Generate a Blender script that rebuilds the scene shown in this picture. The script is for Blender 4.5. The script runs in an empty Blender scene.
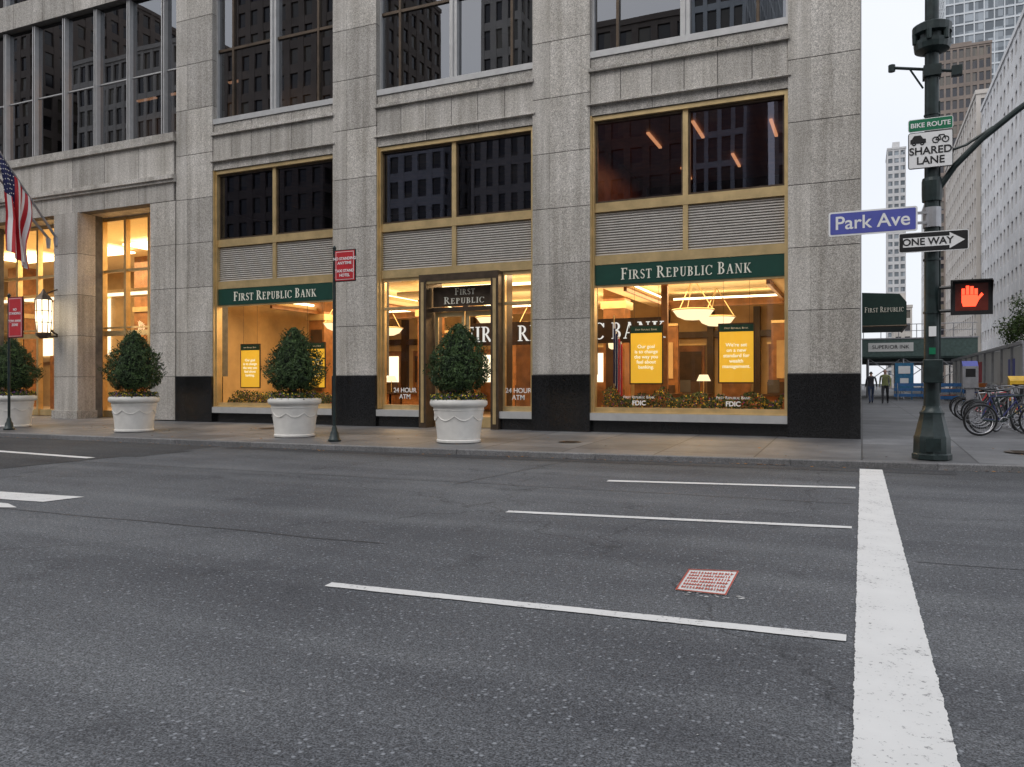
import bpy, math, random
from mathutils import Vector, Matrix, noise
random.seed(7)
S=bpy.context.scene
R=math.radians

# ------------------------------------------------------------ helpers
class MB:
    def __init__(s): s.v=[];s.f=[];s.m=[]
    def add(s,vs,fs,mi=0):
        o=len(s.v); s.v+=[tuple(p) for p in vs]
        for f in fs: s.f.append([i+o for i in f]); s.m.append(mi)
    def box(s,x0,x1,y0,y1,z0,z1,mi=0):
        s.add([(x0,y0,z0),(x1,y0,z0),(x1,y1,z0),(x0,y1,z0),(x0,y0,z1),(x1,y0,z1),(x1,y1,z1),(x0,y1,z1)],
              [(0,3,2,1),(4,5,6,7),(0,1,5,4),(1,2,6,5),(2,3,7,6),(3,0,4,7)],mi)
    def poly(s,pts,mi=0): s.add(pts,[tuple(range(len(pts)))],mi)
    def tube(s,p0,p1,r0,r1=None,n=8,mi=0):
        if r1 is None:r1=r0
        p0=Vector(p0);p1=Vector(p1);d=(p1-p0)
        if d.length<1e-6:return
        d.normalize(); a=d.orthogonal().normalized(); b=d.cross(a)
        vs=[]
        for p,r in((p0,r0),(p1,r1)):
            for i in range(n):
                t=2*math.pi*i/n; vs.append(p+a*(r*math.cos(t))+b*(r*math.sin(t)))
        fs=[(i,(i+1)%n,n+(i+1)%n,n+i) for i in range(n)]+[tuple(range(n))[::-1],tuple(range(n,2*n))]
        s.add(vs,fs,mi)
    def path(s,pts,r,n=8,mi=0):
        for a,b in zip(pts,pts[1:]): s.tube(a,b,r,r,n,mi)
    def lathe(s,prof,c=(0,0,0),n=32,mi=0,cap=True):
        c=Vector(c);vs=[]
        for r,z in prof:
            for i in range(n):
                t=2*math.pi*i/n; vs.append(c+Vector((r*math.cos(t),r*math.sin(t),z)))
        fs=[]
        for k in range(len(prof)-1):
            for i in range(n):
                j=(i+1)%n; fs.append((k*n+i,k*n+j,(k+1)*n+j,(k+1)*n+i))
        if cap: fs+=[tuple(range(n))[::-1],tuple(range((len(prof)-1)*n,len(prof)*n))]
        s.add(vs,fs,mi)
    def torus(s,c,R0,r,ax,n=28,m=6,mi=0):
        c=Vector(c);ax=Vector(ax).normalized();a=ax.orthogonal().normalized();b=ax.cross(a);vs=[]
        for i in range(n):
            t=2*math.pi*i/n; d=a*math.cos(t)+b*math.sin(t)
            for j in range(m):
                u=2*math.pi*j/m; vs.append(c+d*(R0+r*math.cos(u))+ax*(r*math.sin(u)))
        fs=[]
        for i in range(n):
            for j in range(m):
                fs.append((i*m+j,((i+1)%n)*m+j,((i+1)%n)*m+(j+1)%m,i*m+(j+1)%m))
        s.add(vs,fs,mi)
    def obj(s,name,mats,parent=None,smooth=False,bevel=0):
        me=bpy.data.meshes.new(name); me.from_pydata(s.v,[],s.f)
        for m in(mats if isinstance(mats,(list,tuple)) else [mats]): me.materials.append(m)
        me.polygons.foreach_set('material_index',s.m)
        if smooth:
            me.polygons.foreach_set('use_smooth',[True]*len(s.f))
        me.update()
        o=bpy.data.objects.new(name,me); S.collection.objects.link(o)
        if smooth:
            try: me.set_sharp_from_angle(angle=R(40))
            except Exception: pass
        if bevel:
            b=o.modifiers.new('bev','BEVEL'); b.width=bevel; b.segments=2
        if parent:o.parent=parent
        return o
def group(name,loc=(0,0,0),rz=0):
    e=bpy.data.objects.new(name,None); e.location=loc; e.rotation_euler=(0,0,rz)
    e.empty_display_size=.2; S.collection.objects.link(e); return e

def newmat(name):
    m=bpy.data.materials.new(name); m.use_nodes=True; nt=m.node_tree
    for n in list(nt.nodes): nt.nodes.remove(n)
    out=nt.nodes.new('ShaderNodeOutputMaterial')
    return m,nt,out
def nd(nt,t,**k):
    n=nt.nodes.new(t)
    for a,b in k.items(): setattr(n,a,b)
    return n
def mixc(nt,fac,a,b,mode='MIX'):
    n=nd(nt,'ShaderNodeMix',data_type='RGBA',blend_type=mode)
    for idx,v in((0,fac),(6,a),(7,b)):
        if hasattr(v,'is_output'): nt.links.new(v,n.inputs[idx])
        else: n.inputs[idx].default_value=(v if idx==0 else (*v,1) if len(v)==3 else v)
    return n.outputs[2]
def ramp(nt,src,p0,p1,c0=(0,0,0),c1=(1,1,1)):
    r=nd(nt,'ShaderNodeValToRGB'); r.color_ramp.elements[0].position=p0; r.color_ramp.elements[1].position=p1
    r.color_ramp.elements[0].color=(*c0,1); r.color_ramp.elements[1].color=(*c1,1)
    nt.links.new(src,r.inputs[0]); return r.outputs[0]
def noisen(nt,scale,detail=4,vec=None,sc=None,rough=.55):
    n=nd(nt,'ShaderNodeTexNoise'); n.inputs['Scale'].default_value=scale; n.inputs['Detail'].default_value=detail
    n.inputs['Roughness'].default_value=rough
    g=vec
    if g is None: g=nd(nt,'ShaderNodeNewGeometry').outputs['Position']
    if sc:
        mp=nd(nt,'ShaderNodeMapping'); mp.inputs['Scale'].default_value=sc; nt.links.new(g,mp.inputs[0]); g=mp.outputs[0]
    nt.links.new(g,n.inputs['Vector']); return n.outputs['Fac']
def bsdf(nt,out,rough=.6,metal=0,col=None,bump=None,bstr=.3,bdist=.01,spec=None):
    b=nd(nt,'ShaderNodeBsdfPrincipled'); b.inputs['Roughness'].default_value=rough; b.inputs['Metallic'].default_value=metal
    if spec is not None: b.inputs['Specular IOR Level'].default_value=spec
    if col is not None:
        if hasattr(col,'is_output'): nt.links.new(col,b.inputs['Base Color'])
        else: b.inputs['Base Color'].default_value=(*col,1)
    if bump is not None:
        bp=nd(nt,'ShaderNodeBump'); bp.inputs['Strength'].default_value=bstr; bp.inputs['Distance'].default_value=bdist
        nt.links.new(bump,bp.inputs['Height']); nt.links.new(bp.outputs[0],b.inputs['Normal'])
    nt.links.new(b.outputs[0],out.inputs[0]); return b
def simple(name,col,rough=.5,metal=0,var=.25,scale=6,bump=0):
    m,nt,out=newmat(name)
    n=noisen(nt,scale,4)
    lo=tuple(c*(1-var) for c in col); hi=tuple(min(1,c*(1+var)) for c in col)
    c=ramp(nt,n,.3,.7,lo,hi)
    bsdf(nt,out,rough,metal,c,n if bump else None,bump)
    return m
def emis(name,col,st):
    m,nt,out=newmat(name); e=nd(nt,'ShaderNodeEmission'); e.inputs[0].default_value=(*col,1); e.inputs[1].default_value=st
    nt.links.new(e.outputs[0],out.inputs[0]); return m
def islandmat(name,c0,c1,rough=.6,spec=.3):
    m,nt,out=newmat(name); g=nd(nt,'ShaderNodeNewGeometry')
    big=noisen(nt,5,2)
    a=nd(nt,'ShaderNodeMath',operation='MULTIPLY_ADD'); a.inputs[1].default_value=.55
    b=nd(nt,'ShaderNodeMath',operation='MULTIPLY_ADD'); b.inputs[1].default_value=1.3; b.inputs[2].default_value=-.42
    nt.links.new(big,b.inputs[0]); nt.links.new(g.outputs['Random Per Island'],a.inputs[0]); nt.links.new(b.outputs[0],a.inputs[2])
    c=ramp(nt,a.outputs[0],.1,.95,c0,c1)
    bsdf(nt,out,rough,0,c,spec=spec); return m
def granite(name,base,spk=.35,rough=.55,streak=.3,island=.2):
    m,nt,out=newmat(name); g=nd(nt,'ShaderNodeNewGeometry')
    s=noisen(nt,70,2,g.outputs['Position']); s2=noisen(nt,22,4,g.outputs['Position'])
    c=ramp(nt,s,.38,.62,tuple(x*(1-spk) for x in base),tuple(min(1,x*(1+spk)) for x in base))
    c=mixc(nt,1,c,ramp(nt,s2,.3,.7,(.78,.78,.78),(1.16,1.16,1.16)),'MULTIPLY')
    st=noisen(nt,1,5,g.outputs['Position'],(4.5,4.5,.22),.65)
    c=mixc(nt,1,c,ramp(nt,st,.32,.6,(1-streak,1-streak*1.04,1-streak*1.12),(1.06,1.06,1.06)),'MULTIPLY')
    mo=noisen(nt,.9,3,g.outputs['Position'])
    c=mixc(nt,1,c,ramp(nt,mo,.3,.7,(.86,.85,.83),(1.08,1.08,1.09)),'MULTIPLY')
    rr=ramp(nt,g.outputs['Random Per Island'],0,1,(1-island,)*3,(1+island*.5,)*3)
    c=mixc(nt,1,c,rr,'MULTIPLY')
    bsdf(nt,out,rough,0,c,s,.12,.004); return m
def glass(name,tint,ior,refl=(1,1,1),wave=.02):
    m,nt,out=newmat(name)
    f=nd(nt,'ShaderNodeFresnel'); f.inputs[0].default_value=ior
    t=nd(nt,'ShaderNodeBsdfTransparent'); t.inputs[0].default_value=(*tint,1)
    g=nd(nt,'ShaderNodeBsdfGlossy'); g.inputs['Roughness'].default_value=.0; g.inputs[0].default_value=(*refl,1)
    w=noisen(nt,.7,0); bp=nd(nt,'ShaderNodeBump'); bp.inputs['Strength'].default_value=wave; bp.inputs['Distance'].default_value=.03
    nt.links.new(w,bp.inputs['Height']); nt.links.new(bp.outputs[0],g.inputs['Normal'])
    mx=nd(nt,'ShaderNodeMixShader'); nt.links.new(f.outputs[0],mx.inputs[0]); nt.links.new(t.outputs[0],mx.inputs[1]); nt.links.new(g.outputs[0],mx.inputs[2])
    nt.links.new(mx.outputs[0],out.inputs[0]); return m
def towerglass(name,c0,c1,sx,sz,rough=.12):
    m,nt,out=newmat(name); g=nd(nt,'ShaderNodeNewGeometry')
    v=nd(nt,'ShaderNodeVectorMath',operation='SNAP'); v.inputs[1].default_value=(sx,sx,sz)
    nt.links.new(g.outputs['Position'],v.inputs[0])
    w=nd(nt,'ShaderNodeTexWhiteNoise'); nt.links.new(v.outputs[0],w.inputs[0])
    c=ramp(nt,w.outputs[0],.35,1,c0,c1)
    bsdf(nt,out,rough,0,c,spec=.8); return m

# ------------------------------------------------------------ materials
M={}
M['granite']=granite('grey_granite',(.50,.475,.44),.40)
M['black']=granite('black_granite',(.013,.013,.014),.5,.16,.2,.1)
M['joint']=simple('joint_mortar',(.12,.115,.11),.9)
M['brass']=simple('brass',(.66,.49,.25),.35,.6,.18,3)
M['bronze']=simple('dark_bronze',(.09,.065,.045),.4,.5)
M['alu']=simple('grey_aluminium',(.5,.5,.5),.4,.3,.08)
M['louver']=simple('louver_steel',(.60,.57,.53),.4,.3,.08)
M['gshop']=glass('shop_glass',(.97,.96,.94),1.32)
M['gup']=glass('office_glass',(.55,.47,.42),1.95,(.80,.82,1.0),.03)
M['gdark']=glass('dark_office_glass',(.22,.22,.23),2.9,(.92,.95,1.0),.03)
M['green']=simple('sign_green',(.006,.05,.035),.4,0,.1)
M['cream']=simple('cream_letters',(.85,.82,.70),.5,0,.03)
M['white']=simple('white_enamel',(.8,.8,.8),.45,0,.04)
M['wallwarm']=simple('amber_wall',(.52,.36,.18),.6,0,.25,1.2)
M['wood']=simple('wood_panel',(.25,.11,.04),.4,0,.35,4)
M['dwood']=simple('dark_wood',(.05,.027,.015),.4,0,.3,4)
M['ceil']=simple('plaster_ceiling',(.80,.66,.42),.8,0,.05)
M['floor']=simple('stone_floor',(.30,.21,.13),.3,0,.3,2)
M['darkroom']=simple('office_dark',(.05,.045,.045),.8,0,.4,1)
M['blind']=simple('window_blind',(.6,.6,.58),.8,0,.1,1)
M['lamp']=emis('lit_cove',(1,.76,.42),6)
M['lampb']=emis('alabaster_bowl',(1,.78,.45),1.5)
M['lamph']=emis('lobby_lit_panel',(1,.82,.55),2.0)
M['strip']=emis('office_strip_light',(1,.5,.26),1.1)
M['letw']=emis('glowing_white_letters',(1,.98,.92),.85)  # white letters with glow put into the material so they read bright
M['polegreen']=simple('pole_dark_green',(.018,.03,.03),.38,.2,.35,9)
M['red']=simple('sign_red',(.5,.02,.03),.45,0,.1)
M['blue']=simple('street_sign_blue',(.085,.10,.40),.45,0,.08)
M['bgreen']=simple('bike_sign_green',(.0,.16,.07),.45,0,.08)
M['blk']=simple('black_paint',(.012,.012,.013),.4,0,.3)
M['steel']=simple('galvanised_steel',(.4,.4,.42),.4,.7,.15)
M['pot']=simple('pot_glaze',(.74,.72,.68),.5,0,.08,5,.1)
M['bark']=simple('bark',(.09,.06,.04),.9,0,.3,14,.5)
M['leaf']=islandmat('evergreen_leaf',(.010,.024,.011),(.075,.13,.038))
M['leafcore']=simple('dark_crown_core',(.008,.014,.007),.9)
M['leaf2']=islandmat('street_tree_leaf',(.02,.04,.012),(.09,.14,.035))
M['fy']=simple('yellow_flower',(.85,.6,.04),.6)
M['fp']=simple('purple_flower',(.25,.06,.34),.6)
M['kerb']=granite('kerb_granite',(.17,.17,.175),.25,.7,.1,.25)
M['fence']=simple('white_hoarding',(.6,.6,.58),.6,0,.12,.7)
M['awn']=simple('awning_green',(.006,.03,.022),.6,0,.15)
M['bldw']=simple('white_brick',(.56,.56,.57),.8,0,.12,.3)  # far-tower colours from here on are lightened to stand in for haze
M['bldb']=simple('beige_stone',(.46,.43,.40),.8,0,.1,.3)
M['bldd']=simple('brown_stone',(.19,.155,.135),.7,0,.15,.3)
M['bldg']=simple('grey_metal_frame',(.50,.53,.56),.5,.1,.08,.3)
M['tg1']=towerglass('tower_window_a',(.05,.055,.065),(.24,.25,.27),1.9,3.2)
M['tg2']=towerglass('tower_window_b',(.09,.11,.13),(.32,.36,.40),1.5,3.6)
M['tg3']=towerglass('tower_window_c',(.02,.02,.028),(.15,.13,.10),3,3.5)
M['navy']=simple('flag_navy',(.015,.02,.09),.7)

def asphalt(name,base,crack=True):
    m,nt,out=newmat(name); g=nd(nt,'ShaderNodeNewGeometry'); P=g.outputs['Position']
    a=noisen(nt,110,2,P,None,.7); b=noisen(nt,38,3,P); c0=noisen(nt,.32,6,P,None,.62); tr=noisen(nt,1,4,P,(.10,1.5,1))
    sp=nd(nt,'ShaderNodeTexVoronoi'); sp.inputs['Scale'].default_value=42; nt.links.new(P,sp.inputs[0])
    c=ramp(nt,a,.38,.62,tuple(x*.42 for x in base),tuple(x*1.6 for x in base))
    c=mixc(nt,1,c,ramp(nt,b,.34,.66,(.70,.70,.70),(1.28,1.28,1.28)),'MULTIPLY')
    c=mixc(nt,1,c,ramp(nt,c0,.34,.66,(.70,.70,.72),(1.24,1.23,1.20)),'MULTIPLY')
    c=mixc(nt,1,c,ramp(nt,tr,.35,.65,(.82,.82,.84),(1.14,1.14,1.14)),'MULTIPLY')
    w=nd(nt,'ShaderNodeSeparateColor'); nt.links.new(sp.outputs['Color'],w.inputs[0])
    chip=ramp(nt,w.outputs[0],.80,.90); near=ramp(nt,sp.outputs['Distance'],.2,.42,(1,1,1),(0,0,0))
    k=mixc(nt,1,chip,near,'MULTIPLY')
    kk=nd(nt,'ShaderNodeRGBToBW'); nt.links.new(k,kk.inputs[0])
    c=mixc(nt,kk.outputs[0],c,tuple(x*2.5 for x in base))
    if crack:
        wv=nd(nt,'ShaderNodeTexVoronoi',feature='DISTANCE_TO_EDGE'); wv.inputs['Scale'].default_value=.2
        n2=nd(nt,'ShaderNodeTexNoise'); n2.inputs['Scale'].default_value=1.4; n2.inputs['Detail'].default_value=6; nt.links.new(P,n2.inputs[0])
        ad=nd(nt,'ShaderNodeVectorMath',operation='ADD'); nt.links.new(P,ad.inputs[0]); nt.links.new(n2.outputs['Color'],ad.inputs[1])
        nt.links.new(ad.outputs[0],wv.inputs[0])
        c=mixc(nt,1,c,ramp(nt,wv.outputs[0],.0005,.0022,(.60,.60,.60),(1,1,1)),'MULTIPLY')
        ov=noisen(nt,1.7,3,P); c=mixc(nt,1,c,ramp(nt,ov,.62,.72,(1,1,1),(.72,.72,.73)),'MULTIPLY')
        # grime darkening toward the gutter
        sx=nd(nt,'ShaderNodeSeparateXYZ'); nt.links.new(P,sx.inputs[0])
        mr=nd(nt,'ShaderNodeMapRange'); mr.inputs[1].default_value=10.2; mr.inputs[2].default_value=12.4; nt.links.new(sx.outputs[1],mr.inputs[0])
        c=mixc(nt,1,c,ramp(nt,mr.outputs[0],0,1,(1,1,1),(.66,.65,.64)),'MULTIPLY')
    bsdf(nt,out,.85,0,c,a,.7,.006,spec=.3); return m
M['asph']=asphalt('asphalt',(.104,.110,.119))
M['asphd']=asphalt('dark_asphalt_patch',(.052,.054,.058),False)
M['tar']=simple('tar_seal',(.035,.036,.04),.6,0,.3,12)
def paint(name,col,wear=.42):
    m,nt,out=newmat(name); a=noisen(nt,40,6,None,None,.75); b=noisen(nt,3,4)
    s=nd(nt,'ShaderNodeMath',operation='MULTIPLY_ADD'); s.inputs[1].default_value=.35
    nt.links.new(b,s.inputs[0]); nt.links.new(a,s.inputs[2])
    f=ramp(nt,s.outputs[0],wear+.09,wear+.16)
    fb=nd(nt,'ShaderNodeRGBToBW'); nt.links.new(f,fb.inputs[0])
    c=mixc(nt,fb.outputs[0],(.15,.15,.155),mixc(nt,b,tuple(x*.78 for x in col),col))
    bsdf(nt,out,.7,0,c,a,.3,.004); return m
M['paint']=paint('road_paint',(.74,.74,.73))
M['paintr']=paint('red_road_paint',(.5,.08,.05),.4)
def slabs(name,base,w,h):
    m,nt,out=newmat(name); g=nd(nt,'ShaderNodeNewGeometry'); P=g.outputs['Position']
    br=nd(nt,'ShaderNodeTexBrick'); br.offset=0; br.inputs['Scale'].default_value=1
    br.inputs['Brick Width'].default_value=w; br.inputs['Row Height'].default_value=h; br.inputs['Mortar Size'].default_value=.014
    br.inputs['Color1'].default_value=(*[x*.72 for x in base],1); br.inputs['Color2'].default_value=(*[x*1.2 for x in base],1)
    br.inputs['Mortar'].default_value=(.03,.03,.03,1); nt.links.new(P,br.inputs[0])
    c=br.outputs[0]
    c=mixc(nt,1,c,ramp(nt,noisen(nt,90,2,P),.3,.7,(.75,.75,.75),(1.2,1.2,1.2)),'MULTIPLY')
    c=mixc(nt,1,c,ramp(nt,noisen(nt,1.1,6,P,None,.7),.35,.65,(.60,.60,.62),(1.16,1.16,1.14)),'MULTIPLY')
    bsdf(nt,out,.55,0,c,noisen(nt,60,2,P),.2,.004); return m
M['walk']=slabs('paving_slabs',(.135,.136,.142),1.55,1.2)

# ------------------------------------------------------------ lettering
def text(body,size,loc,mat,parent=None,rot=(R(90),0,0),ext=.004,caps=False,align='CENTER',sx=1,off=0,name='lettering',lsp=1.0):
    c=bpy.data.curves.new(name,'FONT'); c.body=body; c.size=size; c.extrude=ext; c.align_x=align; c.align_y='CENTER'; c.offset=off; c.space_line=lsp
    if caps:
        c.small_caps_scale=.78
        for f in c.body_format: f.use_small_caps=True
    o=bpy.data.objects.new(name,c); S.collection.objects.link(o)
    bpy.context.view_layer.update()
    me=bpy.data.meshes.new_from_object(o.evaluated_get(bpy.context.evaluated_depsgraph_get()))
    bpy.data.objects.remove(o)
    me.materials.clear(); me.materials.append(mat)
    o=bpy.data.objects.new(name,me); S.collection.objects.link(o)
    o.location=loc;o.rotation_euler=rot;o.scale=(sx,1,1)
    if parent:o.parent=parent
    return o
def _glyph(ch):
    """roman serif capital built from strokes; returns (polys, advance)"""
    P=[]
    def r(x0,y0,x1,y1): P.append([(x0,y0),(x1,y0),(x1,y1),(x0,y1)])
    def ln(x0,y0,x1,y1,w): P.append([(x0-w/2,y0),(x0+w/2,y0),(x1+w/2,y1),(x1-w/2,y1)])
    def arc(cx,cy,rx,ry,a0,a1,tk,tn,n=10):
        for i in range(n):
            q=[]
            for k in(i,i+1):
                a=R(a0+(a1-a0)*k/n); t=tn+(tk-tn)*abs(math.cos(a))
                q.append(((cx+rx*math.cos(a),cy+ry*math.sin(a)),(cx+(rx-t)*math.cos(a),cy+(ry-t*.8)*math.sin(a))))
            P.append([q[0][1],q[0][0],q[1][0],q[1][1]])
    def stem(x): r(x-.075,0,x+.075,1); r(x-.17,0,x+.17,.05); r(x-.17,.95,x+.17,1)
    if ch in'FE':
        stem(.18); r(.2,.93,.60,1); r(.54,.80,.60,1); r(.2,.49,.48,.56); r(.45,.42,.49,.63)
        if ch=='E': r(.2,0,.64,.07); r(.57,0,.64,.22); return P,.74
        return P,.68
    if ch=='I': stem(.18); return P,.38
    if ch=='L': stem(.18); r(.2,0,.60,.07); r(.54,0,.60,.22); return P,.68
    if ch=='T': stem(.36); r(.03,.93,.69,1); r(.03,.78,.08,1); r(.64,.78,.69,1); return P,.74
    if ch in'PR':
        stem(.18); arc(.3,.74,.30,.26,-90,90,.14,.06); r(.2,.94,.3,1); r(.2,.48,.3,.53)
        if ch=='R': P.append([(.28,.5),(.42,.5),(.80,0),(.62,0)]); r(.60,0,.84,.05); return P,.82
        return P,.68
    if ch=='B':
        stem(.18); arc(.3,.76,.26,.24,-90,90,.13,.05); arc(.3,.27,.31,.27,-90,90,.14,.06); r(.2,.94,.3,1); r(.2,0,.3,.05); r(.2,.50,.3,.55); return P,.70
    if ch=='U':
        r(.12,.3,.26,1); r(.03,.95,.35,1); r(.58,.3,.65,1); r(.50,.95,.74,1); arc(.385,.3,.265,.31,180,360,.11,.09); return P,.80
    if ch=='C': arc(.44,.5,.42,.52,42,318,.15,.05,18); r(.70,.72,.76,.98); return P,.82
    if ch=='S':
        arc(.31,.74,.24,.27,20,235,.10,.09,12); arc(.30,.27,.26,.28,-160,60,.11,.09,12); P.append([(.10,.60),(.22,.68),(.50,.43),(.42,.34)]); return P,.60
    if ch=='A':
        ln(.12,0,.40,1,.06); ln(.66,0,.40,1,.16); r(.22,.32,.56,.38); r(.02,0,.24,.05); r(.52,0,.82,.05); return P,.84
    if ch=='N':
        ln(.16,0,.16,1,.06); ln(.70,0,.70,1,.06); P.append([(.10,1),(.26,1),(.73,0),(.62,0)]); r(.03,0,.28,.05); r(.02,.95,.2,1); r(.57,.95,.83,1); return P,.88
    if ch=='K':
        stem(.18); P.append([(.25,.42),(.32,.5),(.68,.97),(.60,.97)]); P.append([(.30,.5),(.42,.58),(.80,0),(.62,0)]); r(.50,.95,.76,1); r(.58,0,.86,.05); return P,.84
    return P,.36
def serif(body,cap,x0,x1,y,zbase,mat,parent,small=.80,name='lettering',th=.012):
    """Text laid out between world x0..x1, on plane y, standing on zbase."""
    L=[];w=0
    for wd in body.split(' '):
        for i,ch in enumerate(wd):
            s=1 if i==0 else small; P,a=_glyph(ch.upper()); L.append((P,w,s)); w+=a*s+.07
        w+=.36
    w-=.43; kx=(x1-x0)/w; mb=MB(); e=0
    for P,ox,s in L:
        for q in P:
            e+=1; yy=y-th-.00015*(e%9)
            f=[(x0+(ox+px*s)*kx,yy,zbase+py*s*cap) for px,py in q]; b=[(p[0],y,p[2]) for p in f]
            n=len(f); mb.add(f+b,[tuple(range(n))]+[(i,n+i,n+(i+1)%n,(i+1)%n) for i in range(n)])
    return mb.obj(name,mat,parent)

# ------------------------------------------------------------ ground, road, pavement
g=MB(); g.poly([(-1500,-600,-.02),(1500,-600,-.02),(1500,2500,-.02),(-1500,2500,-.02)]); g.obj('ground',M['asphd'])
g=MB(); g.poly([(-140,-14,0),(140,-14,0),(140,13.6,0),(-140,13.6,0)]); g.poly([(4,13.6,0),(15,13.6,0),(15,600,0),(4,600,0)]); g.obj('road',M['asph'])
g=MB(); g.poly([(-40,7.5,.004),(-14,7.42,.004),(-11.5,7.4,.004),(-11.55,9.6,.004),(-11.25,9.62,.004),(-11.3,10.9,.004),(-11.6,10.9,.004),(-11.65,11.92,.004),(-40,11.92,.004)]); g.poly([(-11.3,11.60,.004),(-6,11.75,.004),(1.2,12.25,.004),(1.2,12.75,.004),(-4,12.3,.004),(-11.3,12.0,.004)]); g.obj('asphalt_patch',M['asphd'])
# poured tar joints, wavering
g=MB()
def tar(p0,p1,w,n):
    p0=Vector(p0);p1=Vector(p1);vs=[];d=(p1-p0).normalized();q=Vector((-d.y,d.x)); sd=random.random()*99
    for i in range(n+1):
        t=i/n; c=p0.lerp(p1,t)+q*.05*noise.noise(Vector((t*n*.16,sd,0))); ww=w*(.7+.6*abs(noise.noise(Vector((t*n*.4,sd,5)))))
        vs+=[(c.x-q.x*ww,c.y-q.y*ww,.003),(c.x+q.x*ww,c.y+q.y*ww,.003)]
    g.add(vs,[(2*i,2*i+2,2*i+3,2*i+1) for i in range(n)])
tar((-30,8.35),(-.1,8.9),.010,150); tar((-14,5.0),(-3.4,5.2),.008,70); tar((.35,6.2),(5,6.4),.008,40); tar((-4.6,8.6),(-4.3,12.2),.008,40)
g.obj('road_joint_seal',M['tar'])

K=[(-140,11.95),(-15,12.0),(-9,12.1),(-4,12.35),(-1,12.68),(1,12.85),(2.6,13.05),(3.7,13.45),(4.5,14.1),(4.9,15.0),(5,16.5),(5,400)]
g=MB(); kw=.17
pts=K
nrm=[]
for i,(x,y) in enumerate(pts):
    a=Vector(pts[max(0,i-1)]);b=Vector(pts[min(len(pts)-1,i+1)]); d=(b-a).normalized(); nrm.append(Vector((-d.y,d.x)))
for i in range(len(pts)-1):
    a=Vector(pts[i]);b=Vector(pts[i+1]); L=(b-a).length; n=max(1,int(L/1.8)); n=min(n,90)
    for k in range(n):
        e=.004/max(L/n,.01)
        p=a.lerp(b,(k+e)/n); q=a.lerp(b,(k+1-e)/n); np_=nrm[i].lerp(nrm[i+1],k/n); nq=nrm[i].lerp(nrm[i+1],(k+1)/n)
        pi=p+np_*kw; qi=q+nq*kw; t=.096
        g.add([(p.x,p.y,-.01),(q.x,q.y,-.01),(q.x,q.y,t-.012),(p.x,p.y,t-.012),(*(p+np_*.012),t),(*(q+nq*.012),t),(*qi,t),(*pi,t)],
              [(0,1,2,3),(3,2,5,4),(4,5,6,7)])
g.obj('kerb',M['kerb'])
g=MB()
for i in range(len(pts)-2):
    (xa,ya),(xb,yb)=pts[i],pts[i+1]
    na,nb=nrm[i],nrm[i+1]
    a=Vector((xa,ya))+na*(kw-.02); b=Vector((xb,yb))+nb*(kw-.02)
    g.poly([(a.x,a.y,.09),(b.x,b.y,.09),(xb-.16*(xb>4.6),max(16.7,b.y+.01),.18),(xa-.16*(xa>4.6),16.7,.18)])
g.poly([(-140,16.7,.18),(4.84,16.7,.18),(4.84,400,.18),(-140,400,.18)])
g.obj('sidewalk',M['walk'])
g=MB(); g.box(14.9,60,15,420,-.01,.15); g.obj('sidewalk',M['walk'])
g=MB(); g.box(-140,140,-19,-14,-.01,.15); g.obj('sidewalk',M['walk'])
# painted markings
g=MB(); z=.0065
def wob(pl,z=.0065,n=80,amp=.004):
    a0,a1,b0,b1=[Vector(p) for p in pl]; vs=[]; sd=random.random()*50
    for i in range(n+1):
        t=i/n; A=a0.lerp(a1,t);B=b0.lerp(b1,t); d=(B-A).normalized()
        A=A+d*amp*(noise.noise(Vector((t*n*.12,sd,0)))*1.4+random.uniform(-.7,.7)); B=B+d*amp*(noise.noise(Vector((t*n*.12,sd+9,0)))*1.4+random.uniform(-.7,.7))
        vs+=[(A.x,A.y,z),(B.x,B.y,z)]
    g.add(vs,[(2*i,2*i+1,2*i+3,2*i+2) for i in range(n)])
wob([(-.03,.3),(-.03,12.55),(.30,.3),(.27,12.55)],n=900)
wob([(-3.02,3.95),(-.07,4.13),(-3.03,4.04),(-.07,4.235)])
wob([(-3.15,6.92),(-.08,7.36),(-3.16,7.03),(-.08,7.47)])
wob([(-2.97,9.63),(-.07,10.18),(-2.98,9.78),(-.07,10.33)])
wob([(-16,9.42),(-11.76,9.06),(-16,9.6),(-11.76,9.24)],z=.009)
g.add([(-9.6,5.86,z),(-9.08,5.89,z),(-7.8,5.99,z),(-7.87,5.56,z),(-8.3,5.52,z),(-9.6,5.48,z)],[(0,5,4,3,2,1)])
g.add([(-9.6,5.32,z),(-8.1,5.34,z),(-7.75,5.2,z),(-8.0,5.1,z),(-9.6,5.08,z)],[(0,4,3,2,1)])
g.obj('road_marking',M['paint'])
e=group('stencilled_road_notice')
g=MB(); g.poly([(-1.06,5.30,.004),(-1.03,4.74,.004),(-.73,4.74,.004),(-.745,5.38,.004)]); g.obj('white_ground',M['paint'],e)
g=MB()
C=[Vector(p) for p in((-1.06,5.30,.008),(-1.03,4.74,.008),(-.73,4.74,.008),(-.745,5.38,.008))]
cc=sum(C,Vector())/4
for i in range(4):
    a,b=C[i],C[(i+1)%4]; g.poly([a,b,b.lerp(cc,.06),a.lerp(cc,.06)])
for r in range(6):
    u=.12+r*.135
    k=.08
    while k<.9:
        w=random.uniform(.018,.03)
        def q(u,v): return C[0].lerp(C[3],v).lerp(C[1].lerp(C[2],v),u)
        g.poly([q(u,k),q(u,k+w),q(u+.09,k+w),q(u+.09,k)])
        if random.random()<.6: g.poly([q(u+.035,k+w),q(u+.035,k+w+.03),q(u+.06,k+w+.03),q(u+.06,k+w)])
        k+=w+.033
g.obj('red_lettering',M['paintr'],e)
g=MB()
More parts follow.
